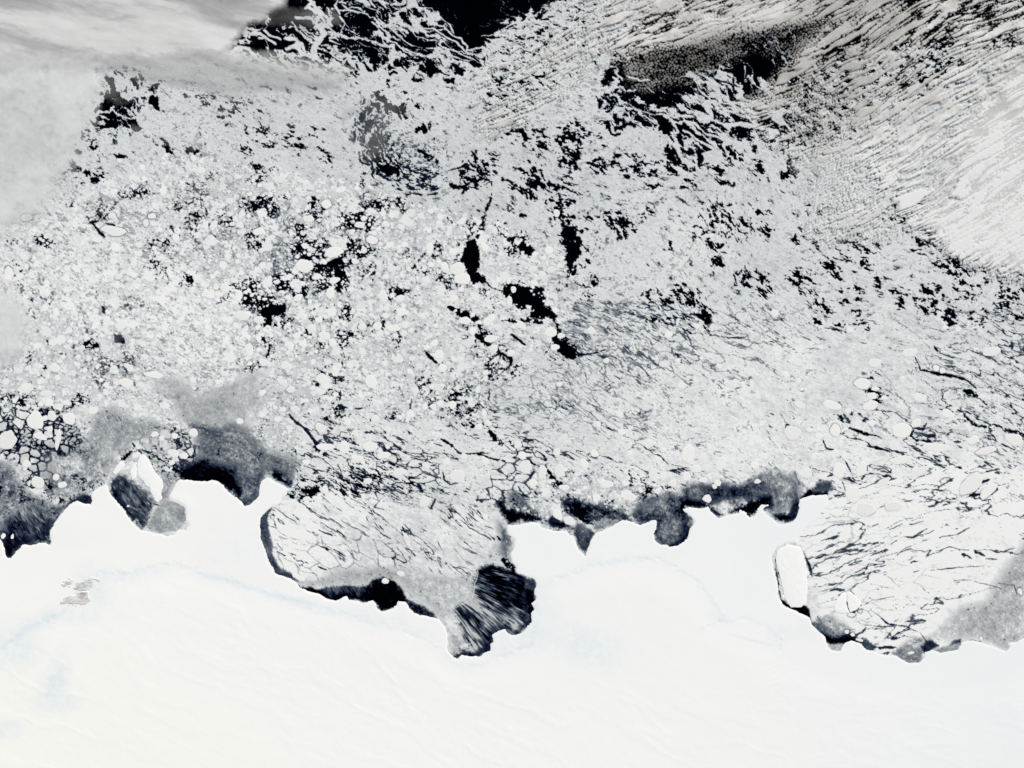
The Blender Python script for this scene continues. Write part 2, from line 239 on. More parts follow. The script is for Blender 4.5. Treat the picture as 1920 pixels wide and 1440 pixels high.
STREAMS = [([(796,13),(812,15),(822,25),(833,35),(845,42),(851,50),(853,55)],2.6),([(833,45),(840,52),(852,62),(868,66),(872,76),(880,82),(878,90),(890,91),(905,88),(930,85),(945,90)],2.6),([(770,12),(783,10),(790,18),(798,28),(798,35)],2.4),
 ([(787,47),(800,50),(815,50),(825,60),(840,68),(858,75),(868,85),(875,92),(890,100)],2.6),([(762,40),(775,55),(783,65),(800,70),(812,75),(835,78),(850,90),(870,100),(890,112),(905,118)],2.2),([(735,55),(745,62),(765,75),(790,85),(820,90),(850,102),(880,115)],2.8),
 ([(655,68),(670,78),(685,88),(705,92),(720,100)],3),([(645,10),(655,22),(680,28),(690,30)],2.4),([(665,2),(680,8),(690,18),(715,25),(720,35)],2.4),([(690,-5),(698,10),(705,18)],2.4),([(700,45),(712,55),(718,70),(735,75)],3),([(650,55),(665,60),(680,70),(690,75),(702,70),(712,62)],2.4),
 ([(905,62),(930,60),(945,55)],2),([(920,80),(940,70),(955,50),(975,40)],2.6),([(940,50),(960,40),(975,38),(985,35),(995,45),(1010,50)],3),([(938,62),(950,64)],4.5),([(985,34),(992,38)],4),
 ([(540,90),(560,85),(570,100),(590,108)],3),([(470,70),(475,60),(490,62),(505,75),(520,82)],2.2),([(425,105),(440,100),(455,90),(470,95),(480,110)],2.6),([(580,-5),(600,20),(615,30),(625,45)],3),([(560,32),(585,30),(600,42),(620,50)],2.4),([(590,3),(578,12),(600,22),(612,40),(630,60)],2.6),
 ([(500,55),(510,65),(530,72)],1.8),([(540,70),(555,75),(570,82),(575,95)],2.4),([(602,45),(610,60),(600,72),(590,88),(588,108)],6),([(640,30),(650,45),(640,60),(620,70)],2.6),([(715,60),(722,80),(742,92)],3.2),([(745,25),(752,40),(748,55),(765,66)],2.4),([(620,75),(640,82),(655,95),(680,100)],3),([(725,5),(735,20),(745,28)],2),([(760,88),(790,100),(830,108),(860,118)],3),([(640,-5),(632,12),(640,25)],2.4),
 ([(1300,150),(1305,165),(1315,178),(1335,185),(1350,195),(1375,195),(1400,198),(1420,200)],4.2),([(1285,190),(1290,205),(1310,215),(1330,225),(1350,235),(1395,238),(1430,240),(1450,248)],4.2),([(1308,190),(1325,205),(1330,222)],4),([(1355,172),(1360,190),(1370,200),(1395,220)],3),([(1330,143),(1337,155)],2.6),([(1315,145),(1320,158)],2),([(1363,145),(1362,155)],1.8),
 ([(1280,228),(1300,232),(1320,250),(1345,262)],3.2),([(1280,245),(1300,260),(1330,280)],3),([(1380,155),(1380,185)],1.8),([(1388,125),(1388,145)],1.8),([(1415,185),(1440,190),(1465,188)],2),([(1230,215),(1260,222),(1285,218)],3.4),([(1180,230),(1210,250),(1240,258)],3.2),([(1195,205),(1225,235)],2.8),([(1150,180),(1190,205),(1220,215)],3),([(1175,140),(1200,150),(1215,150)],2.4),([(1210,165),(1225,175)],1.6),
 ([(1505,205),(1518,230),(1520,255)],4),([(1690,100),(1697,130),(1705,155)],4),([(1600,215),(1630,235)],3.4),([(1665,200),(1680,230),(1700,232)],3.4),([(1350,205),(1385,222),(1420,225)],2.4),([(1450,215),(1480,230),(1520,245)],2.4),
 ([(838,1152),(852,1140),(870,1132),(887,1123)],1.5),([(887,1123),(889,1108),(893,1093),(903,1066)],1.1),([(560,1098),(610,1102),(640,1099),(684,1098)],1.1),([(684,1098),(696,1087),(718,1080)],1.3),([(850,1142),(852,1160),(862,1180),(866,1198)],1.4)]
# loosened pack: x, y, rx, ry, turn, how much less ice
THIN = [
 (225,165,32,26,0,.7),(215,205,28,34,0,.6),(275,180,24,18,30,.65),(180,218,9,14,10,.6),(157,252,9,6,20,.6),(172,278,9,8,0,.6),(227,294,12,6,0,.6),(235,235,22,12,0,.5),
 (310,278,22,6,30,.75),(348,282,12,5,20,.6),(385,296,14,6,20,.55),(380,195,30,8,10,.5),(435,210,26,9,5,.75),(425,228,16,9,0,.6),(465,200,20,8,25,.55),(490,215,25,8,20,.45),
 (495,250,20,14,35,.75),(510,275,10,12,0,.65),(475,275,13,15,0,.5),(545,245,10,16,0,.55),(550,268,15,14,0,.6),(585,245,15,8,0,.65),(605,290,8,25,-25,.5),
 (255,362,30,12,0,.7),(220,360,10,8,0,.5),(375,350,20,12,-10,.7),(400,332,12,10,0,.7),(375,372,14,6,-20,.8),(400,383,10,8,0,.5),(485,318,20,8,0,.7),(488,338,12,8,0,.7),(490,388,20,12,0,.75),(535,370,8,5,0,.8),
 (195,392,22,12,-20,.4),(135,383,9,5,0,.6),(165,378,10,4,0,.5),(335,392,7,5,0,.6),(400,400,26,6,0,.65),(365,418,12,12,0,.5),(420,415,20,8,0,.6),(480,450,13,11,0,.7),(315,450,25,12,-30,.5),(310,462,15,10,0,.5),
 (565,435,11,8,0,.75),(590,395,15,16,0,.55),(85,452,14,8,30,.75),(5,452,12,5,0,.8),(590,470,25,12,0,.5),(68,404,8,5,0,.5),(25,455,8,4,0,.4),(150,330,20,10,0,.25),(180,340,14,8,0,.4),
 (715,170,20,30,20,.55),(700,220,20,35,10,.65),(690,290,12,40,10,.55),(775,150,12,9,0,.7),(770,170,10,14,0,.6),(735,130,18,8,0,.65),(800,135,18,15,0,.6),(760,215,20,30,20,.3),(790,290,30,12,20,.45),(740,320,40,14,20,.45),(780,250,20,25,0,.25),
 (970,235,28,16,0,.5),(980,255,22,8,0,.6),(1010,260,12,11,0,.75),(1070,250,18,20,0,.6),(1065,275,15,20,0,.7),(1070,300,12,12,0,.7),(900,315,22,26,10,.6),(870,320,32,8,-10,.6),(885,345,25,10,0,.6),(920,295,12,10,0,.5),
 (1000,285,8,7,0,.85),(1128,312,24,9,5,.5),(995,320,12,12,0,.6),(1000,338,12,14,0,.6),(975,355,22,6,30,.7),(1005,365,16,6,25,.7),(1020,345,22,6,20,.65),(890,480,24,40,10,.4),(1055,390,14,40,0,.5),(1075,460,22,36,0,.5),
 (960,455,40,16,20,.45),(960,475,20,9,0,.7),(955,390,14,6,20,.6),(1145,412,18,10,0,.85),(1165,428,14,12,0,.85),(1210,400,9,6,0,.6),(1258,462,4,8,0,.9),(1230,350,12,6,0,.3),(1200,320,25,12,10,.45),(1190,300,25,12,0,.45),
 (700,390,22,7,-10,.6),(660,415,26,9,0,.65),(740,385,22,7,10,.5),(685,425,20,8,0,.6),(650,460,13,10,0,.6),(680,472,15,7,0,.75),(720,432,14,5,0,.5),(760,395,10,6,0,.7),(840,420,5,6,0,.9),(815,460,6,10,0,.8),(820,478,6,8,0,.7),
 (1340,420,26,26,0,.6),(1375,432,26,14,0,.5),(1440,435,14,12,0,.7),(1530,450,8,12,0,.6),(1610,455,20,26,0,.65),(1635,468,14,12,0,.75),(1700,400,26,18,0,.5),(1750,455,25,18,0,.55),(1505,450,10,14,0,.5),(1425,400,14,14,0,.5),(1343,465,14,8,0,.7),
 (1345,318,8,10,0,.9),(1358,345,9,6,0,.9),(1285,345,8,8,0,.6),(1315,305,20,10,0,.5),(1260,310,24,16,10,.5),(1300,290,30,14,10,.5),(1420,320,8,12,0,.6),(1480,330,10,20,20,.5),(1540,400,30,10,0,.35),(1760,470,16,10,0,.6),
 (28,510,10,16,0,.7),(38,525,10,12,0,.6),(172,645,10,6,0,.6),(58,590,7,10,0,.6),(90,645,22,5,0,.5),(55,660,10,10,0,.6),(85,690,8,12,0,.6),(30,560,30,40,0,.12),
 (440,540,15,12,0,.7),(475,532,10,10,0,.7),(540,530,15,10,0,.75),(565,545,8,12,0,.75),(357,520,10,13,0,.75),(290,490,12,10,0,.6),(410,560,11,6,0,.7),(495,565,15,8,0,.7),(320,510,25,12,30,.4),(470,560,50,10,15,.35),(515,600,14,10,0,.6),
 (630,520,24,24,0,.5),(575,625,9,8,0,.85),(610,700,8,22,0,.5),(630,705,10,8,0,.75),(595,715,8,8,0,.8),(560,640,40,50,0,.15),(545,610,30,30,0,.2),(640,640,16,12,0,.6),(620,740,14,30,0,.4),(630,770,12,12,0,.6),
 (65,760,40,30,0,.35),(50,800,40,40,0,.3),(120,850,50,40,0,.4),(130,890,50,40,0,.35),(85,790,7,12,0,.6),(150,750,20,10,0,.5),(100,910,25,20,0,.4),(300,840,50,30,0,.5),(345,860,20,20,0,.3),(175,890,40,22,-30,.4),(45,720,40,20,0,.25),(10,780,15,20,0,.5),
 (893,515,26,14,0,.5),(915,545,14,14,0,.7),(935,580,14,9,0,.8),(985,560,45,40,35,.6),(1010,592,36,18,10,.5),(940,560,30,30,0,.35),(870,590,40,14,20,.4),(900,640,40,20,10,.45),(875,635,9,12,0,.6),(1055,645,26,22,30,.4),
 (790,715,6,8,0,.7),(930,670,36,22,0,.4),(900,660,16,7,0,.6),(970,690,9,11,0,.6),(1000,640,5,9,0,.8),(860,690,50,30,20,.2),(880,740,40,20,40,.3),(870,770,30,22,40,.3),(1030,885,12,12,0,.4),
 (650,590,9,12,0,.85),(665,625,13,9,0,.6),(648,500,11,16,0,.7),(650,520,13,16,0,.7),(710,612,30,14,0,.3),(748,620,6,8,0,.9),(745,632,5,9,0,.8),(660,835,11,13,0,.6),(690,905,60,16,0,.4),(655,920,24,9,0,.7),(720,885,40,14,0,.35),(580,925,30,12,0,.5),(600,905,50,14,10,.35),
 (815,525,40,10,35,.35),(780,490,30,10,30,.3),(745,548,26,14,10,.4),(650,600,30,60,0,.15),(750,580,80,40,0,.1),(690,520,50,20,0,.2),
 (1210,560,9,5,0,.9),(1272,545,8,11,0,.85),(1222,548,6,6,0,.8),(1255,560,13,7,0,.75),(1235,597,44,5,0,.5),(1105,540,10,20,20,.5),(1100,520,8,10,0,.6),(1050,500,20,26,0,.5),(1070,520,12,14,0,.6),
 (1290,560,16,10,0,.6),(1318,595,14,16,0,.6),(1325,615,10,6,0,.6),(1345,495,9,11,0,.8),(1395,525,14,11,0,.85),(1425,520,12,16,0,.5),(1435,545,16,10,0,.6),(1505,520,22,11,0,.8),(1560,500,13,11,0,.8),(1572,518,12,8,0,.7),(1625,490,11,9,0,.85),
 (1650,530,12,18,-10,.5),(1687,545,14,8,0,.5),(1690,560,6,12,0,.6),(1605,525,5,9,0,.8),(1790,500,22,16,0,.65),(1750,548,16,12,0,.65),(1760,570,16,20,0,.65),(1785,590,20,14,0,.6),(1730,570,14,9,0,.65),(1890,560,20,30,0,.5),(1890,530,9,11,0,.6),(1850,500,16,16,0,.5),(1820,540,20,20,0,.45),
 (1610,590,7,9,0,.85),(1590,560,16,5,0,.7),(1615,605,8,5,0,.9),(1575,612,9,7,0,.8),(1530,605,9,6,0,.8),(1625,620,5,11,0,.6),(1510,550,14,5,0,.6),(1540,570,20,8,30,.5),(1600,545,20,6,0,.4),(1850,600,30,14,0,.4),(1900,590,20,14,0,.3),
 (1110,965,70,16,8,.3),(1090,945,50,16,0,.3),(1200,900,90,12,15,.2),(1250,925,40,10,0,.35),
 (1820,735,40,20,25,.15),(1640,735,20,30,0,.2),(1600,790,30,20,30,.2),(1840,920,50,25,-30,.10),
]
# individual floes: x, y, half axes, turn
FLOES = [(212,432,22,9,10),(453,403,7,11,20),(450,422,8,7,0),(485,435,13,8,-10),(578,410,10,9,0),(330,445,7,9,0),(625,473,17,10,-10),(612,383,11,9,0),(487,348,6,5,0),(224,301,5,4,0),(285,405,8,6,0),(273,418,6,8,0),(50,408,11,7,0),(210,405,7,6,0),
(675,422,10,6,0),(697,450,11,9,0),(723,420,8,6,20),(805,465,8,13,0),(660,435,7,5,0),(908,462,6,10,-20),(1043,400,6,8,0),
(16,513,9,13,0),(570,497,18,15,0),(627,525,10,9,0),(620,550,9,10,20),(422,540,9,9,0),(443,558,6,6,0),(410,552,8,6,0),(560,558,9,7,-20),(228,610,12,11,0),(200,598,8,7,0),(103,690,11,9,0),(48,725,11,8,0),(288,703,18,7,5),(243,690,9,7,10),(235,718,13,8,10),(108,708,6,7,0),(86,738,11,6,0),(92,755,9,7,0),(125,755,9,6,0),(66,790,15,17,-10),(97,780,8,10,0),(130,785,15,13,0),(175,770,9,8,0),(14,826,17,19,20),(75,818,14,7,20),(108,825,6,20,10),(93,805,7,6,0),
(455,592,15,9,0),(485,600,11,8,0),(467,655,9,14,0),(495,680,12,8,10),(535,685,10,8,0),(568,645,9,8,0),(603,710,10,9,0),(555,630,8,7,0),(600,735,11,6,0),(545,730,8,7,0),(600,803,11,12,-30),(610,838,16,7,0),(575,867,10,5,0),(567,908,10,5,0),(363,812,9,8,0),(325,850,11,7,20),(327,818,8,7,0),(345,855,8,6,0),(290,815,9,6,0),(303,822,6,5,0),(255,853,9,6,-20),(260,838,7,5,-20),(322,868,7,6,0),(70,905,13,12,20),(50,870,8,8,0),(105,895,8,7,0),(116,908,10,8,0),(585,615,9,8,0),(612,630,8,7,0),(625,642,9,8,0),(598,600,7,7,0),(545,650,6,8,0),
(857,504,14,14,0),(868,523,15,10,8),(963,543,5,7,0),(955,565,6,10,0),(720,558,9,11,0),(750,560,8,7,0),(850,560,9,6,-30),(1017,514,8,7,0),(752,585,9,9,0),(872,602,12,7,-8),(886,620,7,9,0),(917,600,8,13,40),(976,609,11,8,10),(1032,622,12,10,-10),(1052,630,7,5,0),(1040,652,10,6,-10),(707,612,9,8,0),(738,615,12,7,0),(680,613,8,7,0),(815,643,9,7,-30),(822,665,10,10,0),(830,690,9,8,0),(925,653,8,8,0),(920,635,14,7,-10),(696,715,11,11,0),(848,760,8,8,0),(812,763,6,6,0),(797,763,6,7,0),(908,775,7,10,-15),(870,856,8,6,0),(910,864,8,12,-20),(985,875,13,12,10),(1017,885,8,14,8),(1048,882,9,16,5),(1058,914,10,6,0),(1085,922,6,6,0),(1138,907,16,8,0),(1095,870,7,10,-20),(1225,890,8,13,0),(1243,892,7,9,0),(1262,905,7,7,0),(1232,922,7,6,0),(1120,795,9,8,0),(645,838,9,13,0),(692,837,15,9,0),(670,860,13,6,10),(720,853,14,7,-10),(798,873,9,6,20),(748,885,16,7,-15),(858,893,17,11,10),(690,902,8,6,0),(797,941,13,11,-30),(980,855,8,9,0),(1115,850,8,7,0),(1043,848,7,8,0),
(1617,720,15,10,10),(1641,729,8,5,10),(1635,743,10,7,-10),(1632,761,15,9,-10),(1658,746,7,4,0),(1485,812,15,13,0),(1565,807,10,12,0),(1690,806,17,14,-10),(1718,793,10,9,-30),(1635,793,9,6,0),(1678,836,14,8,20),(1825,826,13,9,-10),(1848,845,22,8,-15),(1902,825,17,12,30),(1752,838,26,8,5),(1290,850,12,16,0),(1352,868,9,14,20),(1430,855,8,8,0),(1415,872,8,7,0),(1510,887,13,10,10),(1573,883,11,18,15),(1616,880,10,15,25),(1541,894,11,6,10),(1820,908,26,14,-45),(1852,922,20,9,-40),(1597,928,16,15,0),(1625,956,20,14,10),(1675,950,18,9,-10),(1655,905,16,7,-30),(1722,885,20,7,-30),(1690,862,22,7,-10),(1775,775,14,8,20),(1725,745,14,8,10),(1755,690,7,6,0),(1768,695,7,6,0),(1640,680,14,9,0),(1560,760,18,8,20),(1500,760,16,7,20),(1705,660,16,9,0),(1860,660,18,9,-10),
(1325,935,9,8,0),(1320,900,9,5,0),(1345,905,7,7,0),(1420,902,7,5,0),(1305,880,9,7,0),(1330,893,6,6,0),(1287,893,8,9,0),(1263,907,6,8,0),(1340,912,5,5,0),(1045,965,13,8,35),(1066,976,14,8,35),
(1588,1185,6,5,0),(1598,1190,5,4,0),(1612,1200,7,3,10),(1597,1153,7,4,-5),(1613,1146,4,3,0),(1708,1224,6,3,-10),(1912,1110,5,7,-15),(1840,1198,4,5,0),(752,1076,8,6,20),(722,1089,7,5,10),(560,1083,14,5,30),(575,935,7,4,0)]
BERGS = {
 'long': [(1454,1045),(1457,1031),(1477,1021),(1499,1025.5),(1504,1034),(1510,1056),(1512,1077),(1514,1103),(1511,1131),(1503,1138),(1483,1139),(1474,1127),(1468,1106),(1463,1085),(1457,1064)],
 'wedge': [(265,852),(272,854),(280,862),(287,877),(295,890),(304,900),(306,912),(302,925),(304,935),(297,942),(291,940),(285,927),(280,915),(272,910),(269,902),(260,895),(257,882),(257,870),(260,860)],
 'bar': [(210,886),(219,873),(228,864),(237,871),(228,880),(217,891)],
 'shard': [(243,884),(249,874),(256,868),(256,882),(255,896),(248,901)],
 'delta': [(1587,1112),(1596,1110),(1606,1120),(1616,1131),(1612,1138),(1602,1145),(1594,1148),(1590,1136)],
 'fan': [(1563,1135),(1570,1122),(1580,1111),(1585,1113),(1588,1138),(1593,1149),(1580,1150),(1566,1147)],
}
SPECKS = [(6,1005,4,6),(23,1006,3,5),(240,949,3,2),(1492,1152,2,1.5),(1469,1119,4,3)]

# ---- coast ----------------------------------------------------------------------------
csl, cs = sdf(COAST, 46)
coast = np.full(X.shape, -46, f32); coast[csl] = cs
edge_n = samp(TC, X / 1.1, Y / 1.1)
coast = coast + edge_n * 1.3 * ss(46, 0, np.abs(coast)) + samp(TB, X / 5, Y / 5) * 1.0 * ss(46, 0, np.abs(coast))
LAND = coast

# ---- sea ice ----------------------------------------------------------------------------
wxl = samp(TW, X / 2.2 + 40, Y / 2.2) ; wyl = samp(TV, X / 2.2, Y / 2.2 + 90)
wxf = samp(TA, X / 3.1, Y / 3.1 + 300); wyf = samp(TB, X / 3.1 + 500, Y / 3.1)
wxm = samp(TA, X / .75 + 130, Y / .75 + 40); wym = samp(TB, X / .75 + 330, Y / .75 + 640)
fine = samp(TF, X / 1.15, Y / 1.15)
mott = samp(TC, X / 1.6 + 77, Y / 1.6)
lowm = samp(TA, X / 4.5 + 11, Y / 4.5)

def blob(lst, pad=2.6):
    a = np.zeros(X.shape, f32)
    for (x, y, rx, ry, t, k) in lst:
        R = max(rx, ry) * pad
        sl = box_of(x - R, x + R, y - R, y + R)
        if X[sl].size == 0: continue
        wp = min(rx, ry, 14) * .32
        u, v = rotc(X[sl] - x + (wxf[sl] + .5 * mott[sl]) * wp, Y[sl] - y + (wyf[sl] + .5 * edge_n[sl]) * wp, t)
        q = np.sqrt((u / rx) ** 2 + (v / ry) ** 2)
        a[sl] = np.maximum(a[sl], k * ss(2.3, .1, q) * (.62 if x > 1090 and 270 < y < 485 else .90 if x < 1060 and 300 < y < 1000 else .74))
    return a

def soft_poly(poly, soft, wob=6.0):
    sl, d = sdf(poly, soft * 2 + 14)
    w = np.zeros(X.shape, f32)
    w[sl] = ss(-soft, soft, d + mott[sl] * wob * .45 + wxf[sl] * wob * .4)
    return w

thin = blob(THIN)
conc = np.full(X.shape, .985, f32)
# the ice edge and the open sea in the north
north = [(395,-200),(418,98),(480,104),(560,112),(640,110),(700,112),(770,122),(860,130),(900,120),(940,75),(975,45),(1030,25),(1110,-20),(1130,-200)]
sea1 = [(480,-200),(530,-10),(500,60),(470,75),(540,42),(575,35),(592,15),(600,-200)]
sea2 = [(785,-200),(795,5),(830,26),(858,48),(884,80),(898,88),(925,62),(950,38),(985,26),(1015,10),(1100,-10),(1130,-200)]
w = soft_poly(north, 22, 10); conc = conc * (1 - w) + w * .40
w = soft_poly([(520,30),(600,60),(640,100),(720,100),(680,60),(600,-20),(560,-10)], 14, 10); conc = conc * (1 - w) + w * .34
w = soft_poly([(430,90),(470,55),(540,45),(560,70),(540,105),(470,100)], 10, 8); conc = conc * (1 - w) + w * .28
w = soft_poly(sea1, 7, 5); conc = conc * (1 - w)
w = soft_poly(sea2, 4, 5); conc = conc * (1 - w)
east = [(1130,60),(1200,40),(1330,-200),(2100,-200),(2100,110),(1780,90),(1560,120),(1500,190),(1450,240),(1400,262),(1300,270),(1220,262),(1150,235),(1120,170)]
w = soft_poly(east, 14, 10); conc = conc * (1 - w) + w * .40
sea3 = [(1190,60),(1260,20),(1340,-200),(2100,-200),(2100,60),(1700,90),(1560,140),(1480,175),(1400,150),(1360,140),(1300,150),(1250,195),(1220,185),(1170,120)]
w = soft_poly(sea3, 14, 10); conc = conc * (1 - w) + w * .03
sea4 = [(1200,120),(1290,130),(1300,165),(1270,205),(1215,195),(1180,150)]
w = soft_poly(sea4, 8, 8); conc = conc * (1 - w) + w * .04
w = soft_poly([(1500,110),(1700,80),(1830,110),(1700,190),(1560,270),(1480,290),(1430,250)], 24, 14); conc = conc * (1 - w) + w * .52
w = soft_poly([(1090,-20),(1160,-20),(1170,60),(1130,140),(1110,250),(1080,250),(1060,150)], 14, 8); conc = np.maximum(conc, w * .93)
w = soft_poly([(930,80),(1000,35),(1100,-10),(1150,20),(1100,120),(1000,200),(920,200)], 20, 10); conc = conc * (1 - w) + w * .72
w = soft_poly([(735,95),(760,100),(765,140),(740,150),(725,120)], 8, 4); conc = np.maximum(conc, w * .95)
w = soft_poly([(680,130),(755,110),(765,200),(735,290),(700,320),(672,240)], 18, 14); conc = np.minimum(conc, 1 - .34 * w)
w = soft_poly([(200,140),(275,140),(300,200),(255,240),(200,235),(180,180)], 14, 12); conc = np.minimum(conc, 1 - .24 * w)
w = soft_poly([(480,60),(700,110),(860,125),(860,160),(700,165),(540,135)], 20, 12); conc = np.minimum(conc, 1 - .20 * w)
w = soft_poly([(1130,190),(1300,270),(1420,270),(1400,310),(1250,310),(1130,270)], 20, 12); conc = np.minimum(conc, 1 - .30 * w)
conc = np.clip(conc * (1 - thin) , 0, 1)

# (1) streamers and eddies of brash at the ice edge
def streamers(seed, ang, asp, sc, warp):
    u, v = rotc(X + wxl * warp + wxf * warp * .38 + wxm * 6.5, Y + wyl * warp + wyf * warp * .38 + wym * 6.5, ang)
    n = samp(TR, u / (sc * asp) + seed, v / sc + seed * 2)
    return n
n1 = streamers(100, 26, 2.2, .36, 14); n2 = streamers(300, 50, 1.8, .26, 14)
T_fil = 2 * cdf(np.abs(n1)) - 1
T_fil = np.minimum(T_fil, .30 + .70 * (2 * cdf(np.abs(n2)) - 1))
T_fil = np.clip(T_fil + .05 * mott + .03 * fine, 0, 1)
T_fil = np.clip(T_fil * 1.12, 0, 1)
# (2) ragged holes
u, v = rotc(X + wxl * 12 + wxf * 5 + wxm * 3.0, Y + wyl * 12 + wyf * 5 + wym * 3.0, 26)
T_blot = cdf((.86 * samp(TS, u / 1.0 + 50, v / .44) + .30 * samp(TC, X / 1.3 + 250, Y / 1.3) + .42 * samp(TF, X / 1.2 + 500, Y / 1.2)))
# (3) floes afloat in brash
fl = np.zeros(X.shape, f32); flb = np.zeros(X.shape, f32)
for s, seed, pr, rr in ((27, 11, .34, .36), (16, 12, .55, .38), (9.5, 13, .70, .40), (6, 14, .8, .42)):
    f, idn = worley((X + wxf * s * .16 + mott * s * .05) / s, (Y + wyf * s * .16 + edge_n * s * .05) / s * 1.12, seed)
    r = (.16 + rr * (idn * 7.31 % 1.0)) * (idn < pr + .12 * lowm)
    m = ss(-.3 / s, 1.9 / s, r - f)
    flb = np.where(m > fl, idn * 13.7 % 1.0, flb)
    fl = np.maximum(fl, m)
T_brash = cdf(.75 * samp(TC, X / 1.25 + 333, Y / 1.25) + .66 * samp(TF, X / 1.2 + 100, Y / 1.2 + 70))
# (4) close pack parted by leads that run along the drift
def stria(ang, asp, sc, seed, warp=9.0):
    u, v = rotc(X + wxf * warp * .5 + wxl * warp + wxm * 2.2 + mott * .9, Y + wyf * warp * .5 + wyl * warp + wym * 2.2 + edge_n * .9, ang)
    return np.abs(samp(TR, u / (sc * asp) + seed * 37, v / sc + seed * 91))
def cracks(ang, asp, s, seed, warp=6.0):
    u, v = rotc(X + wxf * warp + mott * 1.4 + wxl * 9 + wxm * 2, Y + wyf * warp + edge_n * 1.4 + wyl * 9 + wym * 2, ang)
    f1, idn, f2 = worley(u / (s * asp), v / s, seed, True)
    return (f2 - f1) * s, idn
def gate(seed, sc):
    return cdf(samp(TA, X / sc + seed * 53, Y / sc + seed * 17) * 1.3)

def mixw(polys):
    w = np.zeros(X.shape, f32)
    for p, s in polys: w = np.maximum(w, soft_poly(p, s, 10))
    return w
W_fil = mixw([(north, 30), (east, 30), ([(160,130),(300,130),(310,240),(200,270),(150,250)], 20), ([(670,120),(860,100),(860,350),(700,350),(670,280)], 24), ([(1100,90),(1560,90),(1500,290),(1300,320),(1110,280)], 26)])
W_crk = mixw([([(1080,560),(1400,560),(1600,600),(2100,570),(2100,960),(1560,960),(1290,930),(1060,880),(930,830),(900,720),(1020,690)], 40), ([(490,940),(560,930),(700,940),(900,960),(935,1000),(900,1080),(700,1090),(560,1090),(500,1040)], 18), ([(1480,930),(1600,900),(2100,850),(2100,1240),(1500,1240),(1490,1000)], 20), ([(560,780),(660,800),(900,790),(1000,850),(1000,950),(560,950)], 30)])
W_flo = mixw([([(120,380),(260,300),(620,330),(900,400),(1060,480),(1060,640),(960,720),(900,800),(600,930),(330,930),(-200,1000),(-200,420)], 50), ([(950,880),(1500,860),(1560,960),(1300,980),(950,980)], 24)])
sel = lowm * .06 + mott * .05
W_fil = W_fil + sel; W_crk = W_crk - sel

# tone of close ice
tone = .832 + .028 * ss(430, 760, Y) + .020 * mott + .020 * fine + .012 * lowm
# ---- blotchy pack by default
soft = .055
du, dv = rotc(X + wxl * 9 + wxf * 3, Y + wyl * 9 + wyf * 3, 24)
dirn = samp(TF, du / 2.4 + 40, dv / .95)
tone = tone + .030 * dirn
v_b = ss(-soft, soft, conc - .01 - T_blot) * (tone - .05 * ss(.55, 1.0, T_blot / np.maximum(conc, .05)))
# ---- streamers
cf = ss(-.05, .05, conc - T_fil)
v_f = np.where(conc > .90, v_b, cf * (tone - .01))
# ---- floes
loose = cdf(samp(TA, X / 2.6 + 440, Y / 2.6 + 210) * 1.2)
cl = conc - .015 - .11 * ss(.45, .95, loose) * (.15 + .85 * ss(430, 560, X + .3 * (Y - 500)))
brash = ss(-.09, .07, cl - T_brash)
brash_tone = .822 + .035 * fine + .025 * mott - .10 * ss(.55, 1.0, T_brash / np.maximum(conc, .05))
keep = ss(.05, .25, conc + .25 * (flb - .5))
flo_tone = .90 + .05 * (flb - .5)
rim = ss(0, .5, fl) * ss(1.0, .55, fl)
v_l = brash * brash_tone
gap = ss(.42, .95, cdf(samp(TA, X / 2.0 + 900, Y / 2.0)))
v_l = v_l * (1 - ss(.02, .5, fl) * ss(1., .5, fl) * .22 * gap)
v_l = v_l + (flo_tone - v_l) * ss(.45, .95, fl) * keep
# ---- cracked pack
wide = cdf(samp(TA, X / 2.6 + 600, Y / 2.6 + 40) * 1.2)
def lines(ang, asp, sc, seed, w, dark, gsc, g0=.45):
    n = stria(ang, asp, sc, seed)
    g = ss(g0, .95, gate(seed, gsc))
    return 1 - dark * ss(w * (.35 + g), w * .25 * (.2 + g), n) * ss(.0, .35, g)
def dash(ang, ln, wd, seed, frac, dark, gsc=1.6, warp=14):
    u, v = rotc(X + wxl * warp + wxf * 4 + wxm * 1.5, Y + wyl * warp + wyf * 4 + wym * 1.5, ang)
    t = cdf(samp(TS, u / ln + seed * 61, v / wd + seed * 23) * .75 + samp(TF, u / (ln * 1.2) + seed * 11, v / (wd * 1.2) + seed * 7) * .66)
    fr = frac * (.08 + 1.75 * gate(seed + 20, gsc) ** 1.6)
    return 1 - dark * ss(fr * 1.25, fr * .45, t)
def plates(ang, asp, sc, seed, wmax, dark, g0=.35):
    d, idn = cracks(ang, asp, sc, seed)
    g = ss(g0, .95, gate(seed + 5, 2.2))
    return 1 - dark * ss(wmax * g + .9, wmax * g * .4, d) * ss(0, .3, g), .03 * (idn - .5)
lt = tone + .050 * ss(600, 900, Y) * ss(900, 1500, X)
p, t_ = plates(28, 2.8, 19, 21, .8, .22, .6)
c1 = (lt + t_) * p * lines(24, 4.0, .55, 1, .085, .86, 1.7, .50) * dash(27, 2.4, .46, 1, .085, .62) * dash(18, 1.5, .40, 2, .08, .45) * lines(36, 2.8, .34, 2, .12, .40, 1.2, .48) * lines(12, 3.0, .40, 3, .11, .50, 1.3, .5)
p, t_ = plates(40, 2.3, 22, 23, 1.0, .35)
c2 = (lt + .05 + t_) * p * lines(44, 5.0, .55, 4, .10, .80, 1.8, .50) * lines(30, 4.5, .5, 14, .07, .70, 1.5, .55) * dash(38, 3.4, .42, 3, .04, .6) * lines(36, 3.5, .33, 5, .12, .35, 1.3, .45)
p, t_ = plates(-6, 3.4, 26, 25, .6, .16, .6)
